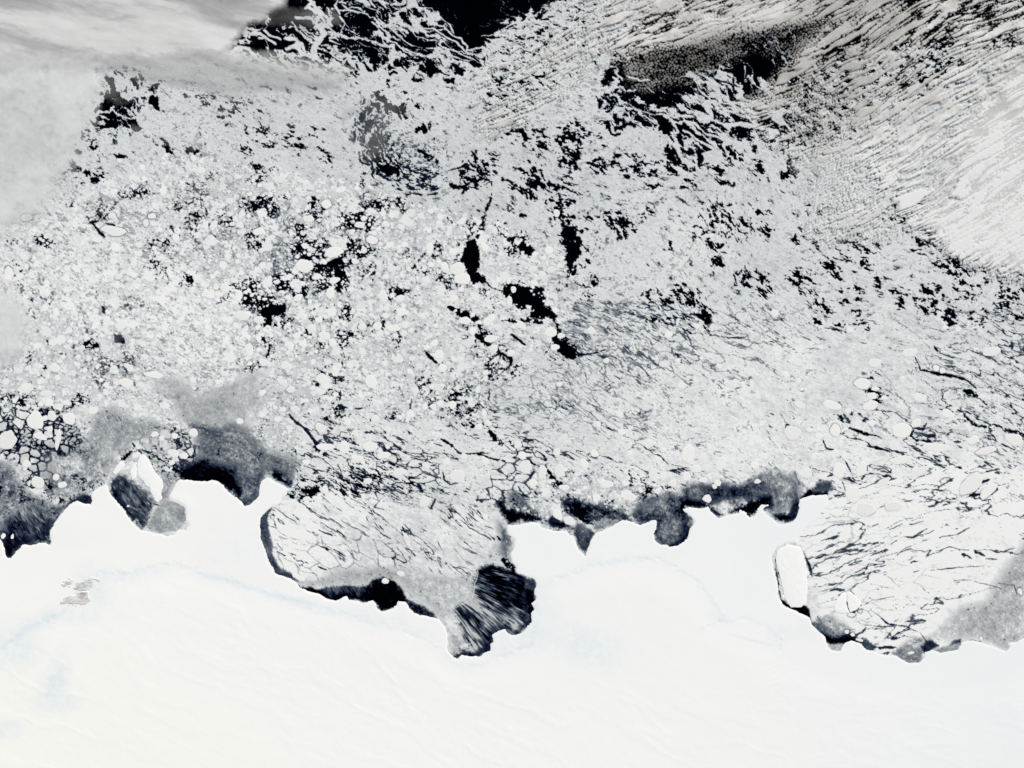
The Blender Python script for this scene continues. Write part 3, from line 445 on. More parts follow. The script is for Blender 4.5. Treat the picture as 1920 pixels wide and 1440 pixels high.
c3 = (lt + .045 + t_) * p * lines(-14, 4.8, .7, 6, .075, .72, 2.2, .38) * lines(-2, 5.0, .6, 16, .07, .75, 1.8, .45) * dash(-16, 3.4, .42, 4, .035 * (.4 + .6 * ss(1150, 1000, Y)), .75) * lines(14, 3.5, .42, 7, .10, .40, 1.5, .45)
p, t_ = plates(15, 1.4, 21, 27, 2.6, .75, .25)
c4 = (lt + .015 + t_) * p * lines(20, 2.6, .5, 8, .11, .85, 1.6, .5) * dash(22, 1.6, .5, 5, .09, .80) * lines(40, 2.0, .3, 9, .14, .5, 1.2, .45)
wb2 = mixw([([(480,935),(560,925),(905,955),(940,1000),(905,1090),(500,1095)], 14)])
wb3 = mixw([([(1500,960),(1640,900),(2100,850),(2100,1240),(1490,1240)], 24)])
wb4 = mixw([([(560,790),(660,810),(900,800),(1020,850),(1010,940),(560,945)], 26)])
v_c = c1
for ww, cc in ((wb4, c4), (wb2, c2), (wb3, c3)): v_c = np.where(ww + sel > .5, cc, v_c)
hole = ss(-.05, .05, conc + .035 - T_blot)
v_c = v_c * hole
V = v_b
V = np.where(W_flo + sel > .5, v_l, V)
V = np.where(W_crk > .5, v_c, V)
V = np.where((W_fil > .5), v_f, V)
V = V - .26 * ss(.95, 1.9, .75 * dirn + .6 * fine + .3 * mott + .4 * lowm) * ss(.70, .78, V) * (1 - .7 * np.maximum(wb2, wb3))
# the eddy: bands of loose ice wound round its middle
def whorl(cx, cy, r0, r1, a0, a1, frac, dark, sx=1.0, seed=0):
    dx, dy = (X - cx) / sx + wxf * 3, Y - cy + wyf * 3
    r = np.hypot(dx, dy); th = np.degrees(np.arctan2(dy, dx)) % 360
    am = (a0 + a1) / 2; hw_ = (a1 - a0) / 2
    dth = np.abs((th - am + 180) % 360 - 180)
    wgt = ss(hw_ + 18, hw_ - 18, dth) * ss(r0 - 12, r0 + 12, r) * ss(r1 + 14, r1 - 14, r)
    t = cdf(.7 * samp(TS, th * 2.1 + seed, (r + 8 * lowm) / .36 + seed) + .35 * samp(TF, th * 2 + seed, r / .45) + .30 * mott)
    return 1 - dark * ss(.06, -.06, t - frac * wgt) * (wgt > .02)
V = V * whorl(795, 250, 62, 118, 70, 215, .33, .86, 1.1, 3) * whorl(795, 250, 20, 66, 30, 200, .16, .55, 1.2, 40) * whorl(985, 700, 40, 110, 60, 190, .12, .55, 1.3, 80)
# greyer ice in soft drifts, whiter in others
PALE = [(1250,430,90,60,0,.05),(420,600,90,60,0,.055),(200,550,120,60,0,.03),(1480,660,160,80,0,.03),(1100,640,60,60,0,-.03),(1000,720,90,50,10,-.03),(1050,540,20,20,0,-.07),(870,1060,60,40,0,-.05),(760,1010,80,50,20,-.02),(560,1000,60,50,30,.05),(1600,1050,120,70,0,.04),(1560,760,30,20,0,-.06),(820,950,60,30,0,-.03),(1740,640,120,50,0,.02)]
for (x, y, rx, ry, t, k) in PALE:
    a = blob([(x, y, rx, ry, t, abs(k))], 2.1); V = np.where(V > .4, V + np.sign(k) * a, V)

# areas of one tone
f1g, idg, f2g = worley((X + wxf * 2 + mott) / 11, (Y + wyf * 2 + edge_n) / 8, 51, True); edg = (f2g - f1g) * 9
dsh = .8 * samp(TC, X / 1.3 + 610, Y / 1.1 + 77) + .6 * samp(TF, X / 1.5 + 10, Y / 1.2)
gap2 = cdf(samp(TA, X / 1.9 + 710, Y / 1.9 + 650) * 1.2)
fls, _i = worley((X + mott) / 5.2, (Y + edge_n) / 5.2, 52); fls = ss(.42, .12, fls - .12 * (_i - .5)) * (_i < .4)
# tightly packed angular floes in the west and round the berg bay
wbp = mixw([([(35,765),(115,755),(150,800),(182,850),(150,900),(95,920),(45,865),(-60,830),(-60,795)], 14), ([(225,850),(270,800),(345,805),(370,850),(335,890),(290,880)], 12)])
def plate_floes(s, asp, seed, w0):
    f1, idn, f2 = worley((X + wxf * 3 + mott * .9) / (s * asp), (Y + wyf * 3 + edge_n * .9) / s, seed, True)
    e = (f2 - f1) * s
    g = w0 * (-.55 + 2.1 * gap2) + .45 * mott
    return ss(g * .6, g * .6 + 1.7, e), idn
pa, ia = plate_floes(17, 1.2, 61, 2.2); pb, ib = plate_floes(8, 1.3, 62, 1.5)
grey = ss(60, 190, X + (Y - 830) * .8) * ss(780, 860, Y) * ss(260, 200, X)
big = ia > .45
v_p = np.where(big, pa * (.875 - .12 * (ia - .7) - .25 * grey), np.minimum(pa + .25, 1) * pb * (.90 - .18 * ib - .25 * grey))
v_p = v_p * (1 - .8 * ss(.80, .95, ib) * (1 - big))
v_p = np.minimum(v_p, .93) * (1 - .10 * ss(.3, .8, v_p) * cdf(mott)) + .03 * fine * (v_p > .3)
gapv = (.07 + .50 * ss(.45, .95, cdf(.8 * lowm + .5 * mott + .8 * (grey - .2))))
br2 = ss(.50, .40, T_brash + .1 * (ib - .5)) * (.55 + .3 * ib - .2 * grey)
v_p = np.maximum(v_p, np.maximum(gapv, br2))
V = np.where(wbp + sel > .5, v_p, V)
for poly, t, soft, mt, ang in REG:
    sl, d = sdf(poly, soft * 2 + 10)
    wob = min(soft, 7) * .75
    w = ss(-soft, soft, d + mott[sl] * wob * .8 + fine[sl] * wob * .5 + wxm[sl] * wob * .7)
    if ang is None:
        n = .7 * mott[sl] + .5 * fine[sl]
    else:
        a, b = rotc(X[sl] + wxf[sl] * 4, Y[sl] + wyf[sl] * 4, ang)
        n = .65 * samp(TC, a / 6 + ang, b / .9) + .45 * mott[sl] + .4 * fine[sl]
    if ang is not None and t < .3:
        if mt > .3:      # the streaks of the black bay fan out from its head
            dx, dy = X[sl] - 760 + wxf[sl] * 2, Y[sl] - 1030 + wyf[sl] * 2
            a = np.hypot(dx, dy); b = np.arctan2(dy, dx) * 190
        eL = 8 if mt > .2 else 3.2
        n2 = samp(TC, a / eL + 70, b / .62); n3 = samp(TF, a / eL + 170, b / .8)
        tt = np.minimum(t * .45 + mt * 1.15 * np.maximum(.62 * n2 + .62 * n3 + .30 * wxf[sl] + .35 * mott[sl] + .25, 0) ** 1.25 * (.12 + .88 * ss(3, 22, -LAND[sl] + 4 * mott[sl])), .74)
    else:
        tt = t + 1.35 * mt * np.where(n > 0, n * 1.1, n * .8)
    if .35 < t < .68:
        brk = ss(.9, 2.2, edg[sl]) * .5 + .5
        tt = tt * (1 - .75 * ss(.10, .04, cdf(dsh[sl])) * ss(.3, .8, gap2[sl])) + .03 * (idg[sl] - .5) - (.20 if t < .6 else .08) * ss(24, 2, -LAND[sl])
        tt = tt + (ss(.5, .95, fls[sl])) * ss(.45, .75, idg[sl] * .5 + gap2[sl] * .5) * .28
    if t > .3: tt = tt + .35 * mt * wyf[sl] + .03 * wxm[sl] + .025 * fine[sl]
    V[sl] = V[sl] * (1 - w) + w * np.clip(tt, .015, .9)
# the black gaps and the loose floes that survive inside grey ice
spk = ss(.955, .985, cdf(samp(TF, X / 1.3 + 222, Y / 1.3)) ) * ss(.5, .62, V) * ss(.80, .72, V)
V = V - spk * .35
# leads
for pts, hw, t in LEADS:
    xs = [p[0] for p in pts]; ys = [p[1] for p in pts]
    P = hw * 2 + 12
    sl = box_of(min(xs) - P, max(xs) + P, min(ys) - P, max(ys) + P)
    am = .8 + min(hw, 7) * .30; px = X[sl] + (wxf[sl] * 1.1 + wxm[sl] * .75 + mott[sl] * .35) * am; py = Y[sl] + (wyf[sl] * 1.1 + wym[sl] * .75 + edge_n[sl] * .35) * am
    d = np.full(px.shape, 99, f32)
    L = sum(math.hypot(xs[k+1]-xs[k], ys[k+1]-ys[k]) for k in range(len(pts)-1)); run = 0
    for k in range(len(pts) - 1):
        dd, tpos = seg_dist(px, py, xs[k], ys[k], xs[k+1], ys[k+1])
        l = math.hypot(xs[k+1]-xs[k], ys[k+1]-ys[k])
        s = (run + tpos * l) / L; run += l
        d = np.minimum(d, dd / (.45 + .65 * np.sin(np.pi * (.12 + .76 * s))) )
    e = hw * .88 - d + (mott[sl] * .36 + fine[sl] * .18 + wyf[sl] * .18) * min(hw, 9)
    if hw < 4.2: e = e - hw * .85 * ss(.50, .85, cdf(.7 * mott[sl] + .7 * edge_n[sl]))
    if hw >= 4:
        e = e - fl[sl] * keep[sl] * ss(.5, .9, flb[sl]) * (9 if t > .015 else 0)
    w = ss(-.7, .9, e)
    V[sl] = V[sl] * (1 - w) + w * (t + .015 * fine[sl])
# streamers of ice drawn out over the open sea
for pts, hw in STREAMS:
    xs = [p[0] for p in pts]; ys = [p[1] for p in pts]
    sl = box_of(min(xs) - 16, max(xs) + 16, min(ys) - 16, max(ys) + 16)
    px = X[sl] + wxm[sl] * 2.6 + wxf[sl] * 1.5; py = Y[sl] + wym[sl] * 2.6 + wyf[sl] * 1.5
    d = np.full(px.shape, 99, f32)
    for k in range(len(pts) - 1):
        d = np.minimum(d, seg_dist(px, py, xs[k], ys[k], xs[k+1], ys[k+1])[0])
    w = ss(-.6, .8, hw * (.62 + .30 * mott[sl] + .35 * wyf[sl]) - d)
    V[sl] = np.maximum(V[sl], w * (.82 + .03 * fine[sl]))
V = np.clip(V, 0, .93)

# individual floes, icebergs: outlines
rngf = np.random.RandomState(77)
def floe_outline(x, y, rx, ry, t, n=36, rough=.07):
    k = rngf.randint(5, 9)                       # a broken plate: a few corners, worn round
    a = (np.arange(k) + rngf.uniform(-.30, .30, k)) * 2 * np.pi / k + rngf.rand() * 6.283
    r = 1.10 + rngf.uniform(-.22, .16, k)
    px = rx * r * np.cos(a); py = ry * r * np.sin(a)
    for q in range(3 if n > 20 else 2):
        c_ = .25 if q else .15
        ax, ay = np.roll(px, -1), np.roll(py, -1)
        px = np.stack([px + (ax - px) * c_, px + (ax - px) * (1 - c_)], 1).ravel(); py = np.stack([py + (ay - py) * c_, py + (ay - py) * (1 - c_)], 1).ravel()
    j_ = 1 + rngf.uniform(-.012, .012, len(px)); px, py = px * j_, py * j_
    c, s = math.cos(math.radians(t)), math.sin(math.radians(t))
    return [(x + c * p - s * q, y + s * p + c * q) for p, q in zip(px, py)]
FL_OUT = [floe_outline(*f) for f in FLOES]
# ------------------------------------------------------------------ clouds: how much of the sky they cover
def lay(base, poly, soft, val, wob=10, mode='mix'):
    w = soft_poly(poly, soft, wob)
    return base * (1 - w) + w * val
cov = np.zeros(X.shape, f32)
cov = lay(cov, [(1040,60),(1090,10),(1120,-200),(2100,-200),(2100,560),(1900,500),(1780,455),(1690,415),(1600,430),(1520,440),(1490,380),(1480,310),(1440,270),(1420,240),(1330,150),(1210,150),(1180,110),(1120,90)], 34, .80)
cov = lay(cov, [(905,130),(960,80),(1060,60),(1120,30),(1150,60),(1110,120),(1060,190),(1000,240),(930,255),(880,250),(870,180)], 24, .50)
cov = lay(cov, [(1000,30),(1080,-40),(1150,-60),(1140,30),(1090,50)], 16, .45)
cov = lay(cov, [(1185,100),(1330,60),(1420,45),(1560,20),(1590,40),(1520,90),(1480,140),(1420,170),(1330,150),(1240,170),(1180,170)], 18, .13)
cov = lay(cov, [(1300,150),(1420,95),(1470,110),(1450,170),(1400,200),(1270,205)], 18, .0)
cov = lay(cov, [(1400,180),(1520,120),(1600,150),(1640,240),(1560,290),(1470,270)], 26, .42)
cov = lay(cov, [(1600,150),(1700,90),(1780,110),(1720,190),(1650,230)], 24, .60)
cov = lay(cov, [(1560,60),(1640,20),(1740,-20),(1760,40),(1640,100),(1570,130),(1500,140)], 20, .62)
cov = lay(cov, [(1480,300),(1560,290),(1700,310),(1780,380),(1700,420),(1580,440),(1510,420)], 40, .50)
cov = lay(cov, [(1780,280),(1860,180),(1930,60),(2100,-100),(2100,560),(1920,520),(1820,470),(1740,410)], 34, 1.25, 16)
cov = lay(cov, [(1640,300),(1760,240),(1840,300),(1800,400),(1700,360)], 34, .95, 16)
cov = np.where(Y > 255, cov * (1 - ss(255, 330, Y) * (1 - ss(1450, 1680, X + .35 * (Y - 300) + 30 * lowm))), cov)
def cell(sz, seed, wp):
    u, v = rotc(X + wxf * 2.4 + wxm * wp + mott * .5, Y + wyf * 2.4 + wym * wp + edge_n * .5, -28)
    f1, idn, f2 = worley(u / (sz * 1.2), v / sz, seed, True)
    return f1, f2 - f1, idn
f1a, eda, ida = cell(4.6, 41, .8); f1b, edb, idb = cell(10.5, 42, 1.6)
u, v = rotc(X + wxl * 9 + wxf * 4, Y + wyl * 9 + wyf * 4, -27)
street = np.abs(samp(TS, u / 5.0 + 77, v / .80) + .75 * (.55 - f1a) + .16 * mott + .22 * wxm) * 1.6 - 1.1; big_st = samp(TA, u / 5 + 10, v / 1.2 + 400)
hi_c = ss(.35, .70, cov)
puff = (.55 - f1a) * 1.6 + (ss(0, .4, eda) - .6) * .5
rift = ss(0, .22, edb) - .8
Fc = (.15 + .85 * hi_c) * street * 1.0 + .35 * big_st + (.95 - .55 * hi_c) * puff + .35 * rift * hi_c + .15 * (idb - .5) + .18 * mott + .14 * fine + .25 * wxm
Fc = (Fc - Fc[::4, ::4].mean()) / Fc[::4, ::4].std()
U_c = cdf(Fc)
CUM = ss(-.08, .20, cov - (1 - U_c)) * ss(.02, .15, cov)
CUM = CUM * (.70 + .30 * ss(.0, .9, cov - (1 - U_c)))
CUM = np.clip(CUM * (1 + .05 * mott) * (.72 + .28 * ss(.2, .4, cov)), 0, 1)

cir = np.zeros(X.shape, f32)
cir = lay(cir, [(-200,-200),(545,-200),(528,4),(503,34),(470,48),(440,75),(418,103),(450,118),(330,118),(250,130),(150,130),(60,140),(-200,150)], 10, .97, 9)
cir = lay(cir, [(-200,100),(60,100),(150,100),(200,112),(205,160),(170,200),(170,250),(150,290),(130,320),(95,370),(50,405),(0,435),(-200,470)], 30, .74, 14)
cir = lay(cir, [(180,112),(300,100),(420,95),(560,118),(660,130),(640,165),(560,178),(470,172),(400,178),(300,160),(240,140)], 18, .58, 10)
cir = lay(cir, [(300,170),(420,180),(560,190),(640,230),(560,240),(400,235),(320,220)], 26, .22, 12)
cir = lay(cir, [(560,170),(700,160),(760,200),(740,300),(690,320),(640,300),(600,240)], 30, .13, 12)
cir = lay(cir, [(250,240),(380,235),(400,265),(330,280),(260,270)], 16, .45, 12)
cir = lay(cir, [(510,30),(560,22),(640,26),(640,50),(560,46),(515,44)], 12, .11, 12)
cir = lay(cir, [(330,330),(420,325),(460,350),(400,375),(340,360)], 20, .35, 12)
cir = lay(cir, [(-100,500),(20,540),(60,600),(40,660),(0,680),(-100,680)], 24, .62, 14)
cir = lay(cir, [(200,530),(250,520),(262,545),(220,555)], 14, .35, 10)
cir = lay(cir, [(200,640),(300,620),(400,610),(420,640),(320,660),(230,660)], 20, .30, 12)
cir = lay(cir, [(170,370),(260,350),(300,380),(220,400)], 20, .22, 12)
cir = lay(cir, [(180,130),(215,128),(250,150),(265,185),(240,205),(215,200),(190,170)], 10, .12, 8)
u, v = rotc(X + wxl * 14 + wxf * 3, Y + wyl * 14 + wyf * 3, 13)
stk = samp(TR, u / 4.5 + 333, v / .9 + 70) * .6 + samp(TA, u / 6 + 120, v / 1.1 + 340) * .6 + .25 * samp(TC, u / 4 + 31, v / .9)
bil = samp(TA, X / 2.4 + 800, Y / 2.4 + 120) * .7 + samp(TC, X / 2 + 90, Y / 2) * .35
wst = soft_poly([(-200,-200),(700,-200),(700,180),(400,200),(200,130),(-200,130)], 30, 12)
tex_c = stk * wst + bil * (1 - wst)
CIR = np.clip(cir * (1 + .16 * tex_c + ss(.75, .3, cir) * (.45 * tex_c - .25)), 0, .985)
CIR = CIR * ss(.03, .12, cir)
CIRT = tex_c
# ------------------------------------------------------------------ materials
def mat(name):
    m = bpy.data.materials.new(name); m.use_nodes = True
    nt = m.node_tree; b = nt.nodes['Principled BSDF']
    b.inputs['Roughness'].default_value = .9; b.inputs['Specular IOR Level'].default_value = .04
    return m, nt, b
def node(nt, typ, **kw):
    n = nt.nodes.new(typ)
    for k, v in kw.items(): setattr(n, k, v)
    return n
def math_node(nt, op, a, b=None):
    n = node(nt, 'ShaderNodeMath', operation=op)
    for i, q in enumerate((a, b)):
        if q is None: continue
        if isinstance(q, (int, float)): n.inputs[i].default_value = q
        else: nt.links.new(q, n.inputs[i])
    return n.outputs[0]
def ramp(nt, fac, stops):
    r = node(nt, 'ShaderNodeValToRGB'); cr = r.color_ramp
    while len(cr.elements) > 1: cr.elements.remove(cr.elements[-1])
    cr.elements[0].position = stops[0][0]; cr.elements[0].color = (*stops[0][1], 1)
    for p, c in stops[1:]:
        e = cr.elements.new(p); e.color = (*c, 1)
    nt.links.new(fac, r.inputs[0]); return r.outputs[0]
def lin(v, t=(1, 1, 1), k=1.0): 
    l = (v / 12.92 if v < .04045 else ((v + .055) / 1.055) ** 2.4) * k
    return tuple(min(.97, l * q) for q in t)
def noise(nt, scale, detail=4, rough=.6, vec=None, stretch=None, rot=0.0):
    tc = node(nt, 'ShaderNodeTexCoord')
    mp = node(nt, 'ShaderNodeMapping'); nt.links.new(tc.outputs['Object'], mp.inputs[0])
    if stretch: mp.inputs['Scale'].default_value = stretch
    mp.inputs['Rotation'].default_value = (0, 0, rot)
    n = node(nt, 'ShaderNodeTexNoise'); n.inputs['Scale'].default_value = scale
    n.inputs['Detail'].default_value = detail; n.inputs['Roughness'].default_value = rough
    nt.links.new(mp.outputs[0], n.inputs['Vector']); return n.outputs['Fac']
AK = 1.0        # albedo that reads as a given tone under this sun
ICE_TONES = [(0.0, (.0012, .0022, .008)), (.10, (.0016, .004, .018)), (.17, lin(.17, (.58, .92, 1.75), AK)), (.30, lin(.30, (.74, .96, 1.36), AK)), (.45, lin(.45, (.86, .99, 1.14), AK)),
             (.60, lin(.60, (.93, 1, 1.05), AK)), (.72, lin(.72, (.97, 1, 1.01), AK)), (.80, lin(.80, (.968, 1, 1.012), AK)), (.86, lin(.86, (.978, 1, 1.003), AK)), (.93, lin(.93, (.99, 1, .985), AK))]
def ice_material(name):
    m, nt, b = mat(name)
    a = node(nt, 'ShaderNodeAttribute', attribute_name='thickness')
    n = noise(nt, 1.6, 3, .7)
    t = math_node(nt, 'ADD', a.outputs['Fac'], math_node(nt, 'MULTIPLY', math_node(nt, 'SUBTRACT', n, .5), .05))
    nt.links.new(ramp(nt, t, ICE_TONES), b.inputs['Base Color'])
    return m
M_ICE = ice_material('sea_ice'); M_NEW = ice_material('thin_new_ice')
M_SEA, nt, b = mat('sea_water')
b.inputs['Base Color'].default_value = (.0003, .0005, .0014, 1); b.inputs['Roughness'].default_value = .5; b.inputs['Specular IOR Level'].default_value = 0.0
M_FLOE, nt, b = mat('floe_ice')
oi = node(nt, 'ShaderNodeObjectInfo')
n = noise(nt, .55, 4, .6)
t = math_node(nt, 'ADD', math_node(nt, 'MULTIPLY', oi.outputs['Random'], .05), math_node(nt, 'MULTIPLY', n, .07))
nt.links.new(ramp(nt, t, [(0, lin(.86, (.99, 1, .99), AK)), (.05, lin(.90, (1, 1, .985), AK)), (.11, lin(.93, (1, 1, .975), AK))]), b.inputs['Base Color'])
M_BERG, nt, b = mat('berg_ice')
n = noise(nt, .25, 5, .6)
nt.links.new(ramp(nt, n, [(.3, lin(.93, (.985, 1, 1.0), AK)), (.7, lin(.955, (1, 1, .98), AK))]), b.inputs['Base Color'])
M_LAND, nt, b = mat('ice_sheet')
a = node(nt, 'ShaderNodeAttribute', attribute_name='blue_ice')
w_ = node(nt, 'ShaderNodeAttribute', attribute_name='snow')
snow = ramp(nt, w_.outputs['Fac'], [(0, lin(.93, (.985, 1, 1.01), AK)), (.5, lin(.945, (.995, 1, .985), AK)), (1, lin(.955, (1.0, 1, .955), AK))])
mx = node(nt, 'ShaderNodeMix', data_type='RGBA'); nt.links.new(a.outputs['Fac'], mx.inputs['Factor'])
nt.links.new(snow, mx.inputs['A']); mx.inputs['B'].default_value = (*lin(.87, (.86, 1, 1.10), AK), 1)
n = noise(nt, .9, 4, .65)
nt.links.new(mx.outputs['Result'], b.inputs['Base Color'])
bp = node(nt, 'ShaderNodeBump'); bp.inputs['Strength'].default_value = .25; bp.inputs['Distance'].default_value = .12
nt.links.new(n, bp.inputs['Height']); nt.links.new(bp.outputs[0], b.inputs['Normal'])
M_ROCK, nt, b = mat('bare_rock')
a = node(nt, 'ShaderNodeAttribute', attribute_name='thickness')
nt.links.new(ramp(nt, a.outputs['Fac'], [(0, (.80, .82, .82)), (.35, (.60, .59, .58)), (.8, (.38, .355, .34)), (1, (.26, .24, .23))]), b.inputs['Base Color'])
def cloud_material(name, col):
    m, nt, b = mat(name)
    a = node(nt, 'ShaderNodeAttribute', attribute_name='cover')
    nt.links.new(a.outputs['Fac'], b.inputs['Alpha'])
    c = node(nt, 'ShaderNodeAttribute', attribute_name='thickness')
    nt.links.new(ramp(nt, c.outputs['Fac'], col), b.inputs['Base Color'])
    return m
M_CUM = cloud_material('low_cloud', [(0, lin(.76, (1.03, 1, .955))), (.5, lin(.85, (1.02, 1, .965))), (1, lin(.91, (.99, 1, .99)))])
M_CIR = cloud_material('high_cloud', [(0, lin(.74, (1.01, 1, 1.01))), (.5, lin(.86, (1, 1, .995))), (1, lin(.95, (.99, 1, 1.0)))])

# ------------------------------------------------------------------ mesh helpers
COL = scene.collection
WX = ((X - 960) * KM).astype(f32); WY = ((720 - Y) * KM).astype(f32)

def link(me, name, m, parent=None):
    o = bpy.data.objects.new(name, me); COL.objects.link(o)
    me.materials.append(m)
    if parent: o.parent = parent
    return o
def tag(o, label=None, cat=None, group=None, kind=None):
    for k, v in (('label', label), ('category', cat), ('group', group), ('kind', kind)):
        if v: o[k] = v
    return o
def mesh_from(name, co, quads, attrs, smooth=True):
    me = bpy.data.meshes.new(name)
    nq = len(quads)
    me.vertices.add(len(co)); me.vertices.foreach_set('co', np.ascontiguousarray(co, f32).ravel())
    me.loops.add(nq * 4); me.loops.foreach_set('vertex_index', np.ascontiguousarray(quads, np.int32).ravel())
    me.polygons.add(nq); me.polygons.foreach_set('loop_start', np.arange(0, nq * 4, 4, dtype=np.int32))
    me.update(calc_edges=True)
    me.polygons.foreach_set('use_smooth', np.full(nq, smooth))
    for k, a in attrs.items():
        at = me.attributes.new(k, 'FLOAT', 'POINT'); at.data.foreach_set('value', np.ascontiguousarray(a, f32).ravel())
    return me
def sheet(name, cells, Z, attrs, m, st=1, zbot=None):
    """One surface over the chosen cells of the map grid; with zbot also its underside and rim, so that it is a closed body."""
    x, y = WX[::st, ::st], WY[::st, ::st]; h, w = x.shape
    idx = np.arange(h * w, dtype=np.int64).reshape(h, w)
    c = cells[:h - 1, :w - 1]
    a, b_, c_, d = idx[:-1, :-1][c], idx[1:, :-1][c], idx[1:, 1:][c], idx[:-1, 1:][c]
    q = np.stack([a, b_, c_, d], 1)
    used = np.zeros(h * w, bool); used[q.ravel()] = True
    remap = np.cumsum(used) - 1
    co = np.stack([x.ravel()[used], y.ravel()[used], Z.ravel()[used]], 1)
    q = remap[q]
    at = {k: v.ravel()[used] for k, v in attrs.items()}
    if zbot is not None:
        n = len(co); lo = co.copy(); lo[:, 2] = zbot.ravel()[used]
        pad = np.zeros((h + 1, w + 1), bool); pad[1:h, 1:w] = c
        R = [q, q[:, ::-1] + n]
        for (dj, di, p0, p1) in ((-1, 0, (0, 1), (0, 0)), (1, 0, (1, 0), (1, 1)), (0, -1, (0, 0), (1, 0)), (0, 1, (1, 1), (0, 1))):
            nb = pad[1 + dj:h + dj, 1 + di:w + di]
            e = c & ~nb
            jj, ii = np.nonzero(e)
            va = remap[idx[jj + p0[0], ii + p0[1]]]; vb = remap[idx[jj + p1[0], ii + p1[1]]]
            R.append(np.stack([vb, va, va + n, vb + n], 1))
        q = np.concatenate(R); co = np.concatenate([co, lo]); at = {k: np.concatenate([v, v]) for k, v in at.items()}
    return link(mesh_from(name, co, q, at), name, m)
def cellmax(a): return np.maximum(np.maximum(a[:-1, :-1], a[1:, :-1]), np.maximum(a[1:, 1:], a[:-1, 1:]))
def cellmin(a): return -cellmax(-a)

# ------------------------------------------------------------------ the sea, the ice sheet
bm = bmesh.new()
bmesh.ops.create_grid(bm, x_segments=8, y_segments=8, size=2400)
me = bpy.data.meshes.new('sea'); bm.to_mesh(me); bm.free()
tag(link(me, 'sea', M_SEA), kind='structure')

# relief of the ice sheet: drift-parallel swells, and a step where it leaves the bedrock
BLUE = [(1105,1215,45,28,10,.55),(980,1205,50,22,-10,.45),(925,1225,40,12,0,.45),(862,1248,22,8,20,.6),(760,1178,60,10,18,.4),(700,1165,40,10,20,.35),(108,1285,16,40,15,.65),(25,1215,40,30,-20,.55),(75,1170,50,12,-30,.55),(180,1100,26,26,0,.55),(145,1150,30,14,0,.5),
        (230,1075,60,10,-8,.5),(560,1128,70,8,18,.4),(420,1082,60,8,18,.4),(105,1325,30,16,0,.4),(15,1385,25,14,0,.5),(1060,1080,60,4,-28,.4),(1180,1050,60,5,-8,.4),(1345,1155,14,8,30,.35),(1468,1185,14,16,60,.4),(1520,1180,20,14,0,.3),(430,1030,60,40,0,.15),(1000,1150,30,40,0,.3),(640,1150,50,8,16,.4)]
blue = blob(BLUE, 2.4)
GL = [[(-100,1250),(0,1225),(60,1180),(120,1150),(190,1075),(250,1065),(310,1052),(350,1058),(400,1078),(470,1100),(560,1122),(640,1148),(720,1178),(790,1200),(840,1230),(862,1255),(920,1245),(1000,1215),(1012,1150),(1008,1112),(1022,1098),(1062,1078),(1120,1060),(1180,1049),(1240,1043),(1300,1080),(1340,1130),(1360,1162),(1400,1180),(1470,1225),(1540,1260),(1700,1285),(1920,1270),(2110,1250)],
      [(1315,1175),(1345,1163),(1400,1161),(1440,1172),(1468,1190),(1466,1215)]]
step = np.zeros(X.shape, f32); crest = np.zeros(X.shape, f32)
inland = np.zeros(X.shape, f32)
for g in GL:
    d = np.full(X.shape, 80, f32)
    for k in range(len(g) - 1):
        (ax, ay), (bx, by) = g[k], g[k + 1]
        sl = box_of(min(ax, bx) - 80, max(ax, bx) + 80, min(ay, by) - 80, max(ay, by) + 80)
        d[sl] = np.minimum(d[sl], seg_dist(X[sl] + wxf[sl] * 4, Y[sl] + wyf[sl] * 4, ax, ay, bx, by)[0])
    crest = np.maximum(crest, ss(7, 0, d) * ss(1380, 1330, X) if g is GL[0] else ss(5, 0, d))
    inl = inside(g + ([(2110,1600),(-120,1600)] if g is GL[0] else []), X, Y)
    inland = np.maximum(inland, np.where(inl, ss(0, 60, d), 0))
blue = np.clip(blue * (.62 + .30 * samp(TC, X / 1.6 + 40, Y / 1.6) + .25 * fine) + crest * .16 * (1 + .6 * mott), 0, 1)
def swell(ang, asp, sc, seed):
    u, v = rotc(X + wxl * 10 + wxf * 4, Y + wyl * 10 + wyf * 4, ang)
    return samp(TR, u / (sc * asp) + seed, v / sc + seed * 3)
def ridged(n): return np.maximum(0, 1 - np.abs(n) * 1.6)
SWM = blob([(250,1280,280,130,0,.5),(560,1170,200,70,20,.9),(760,1330,330,90,15,1.0),(1330,1390,260,60,0,1.0),(1800,1360,200,110,0,.8),(1480,1250,90,60,30,.8),(1200,1400,200,60,0,.6),(60,1330,90,130,0,1.0)], 2.0)
relief = ridged(swell(27, 3.4, .85, 9)) * .13 + swell(24, 2.5, 1.6, 15) * .06 + ridged(swell(30, 2.2, .40, 33)) * .06
relief = np.where(X > 1150, relief * ss(1500, 1200, X) + (ridged(swell(12, 2.6, .75, 21)) * .13 + swell(-14, 2.0, 1.3, 25) * .09 + ridged(swell(5, 2.0, .40, 37)) * .05) * ss(1200, 1500, X), relief)
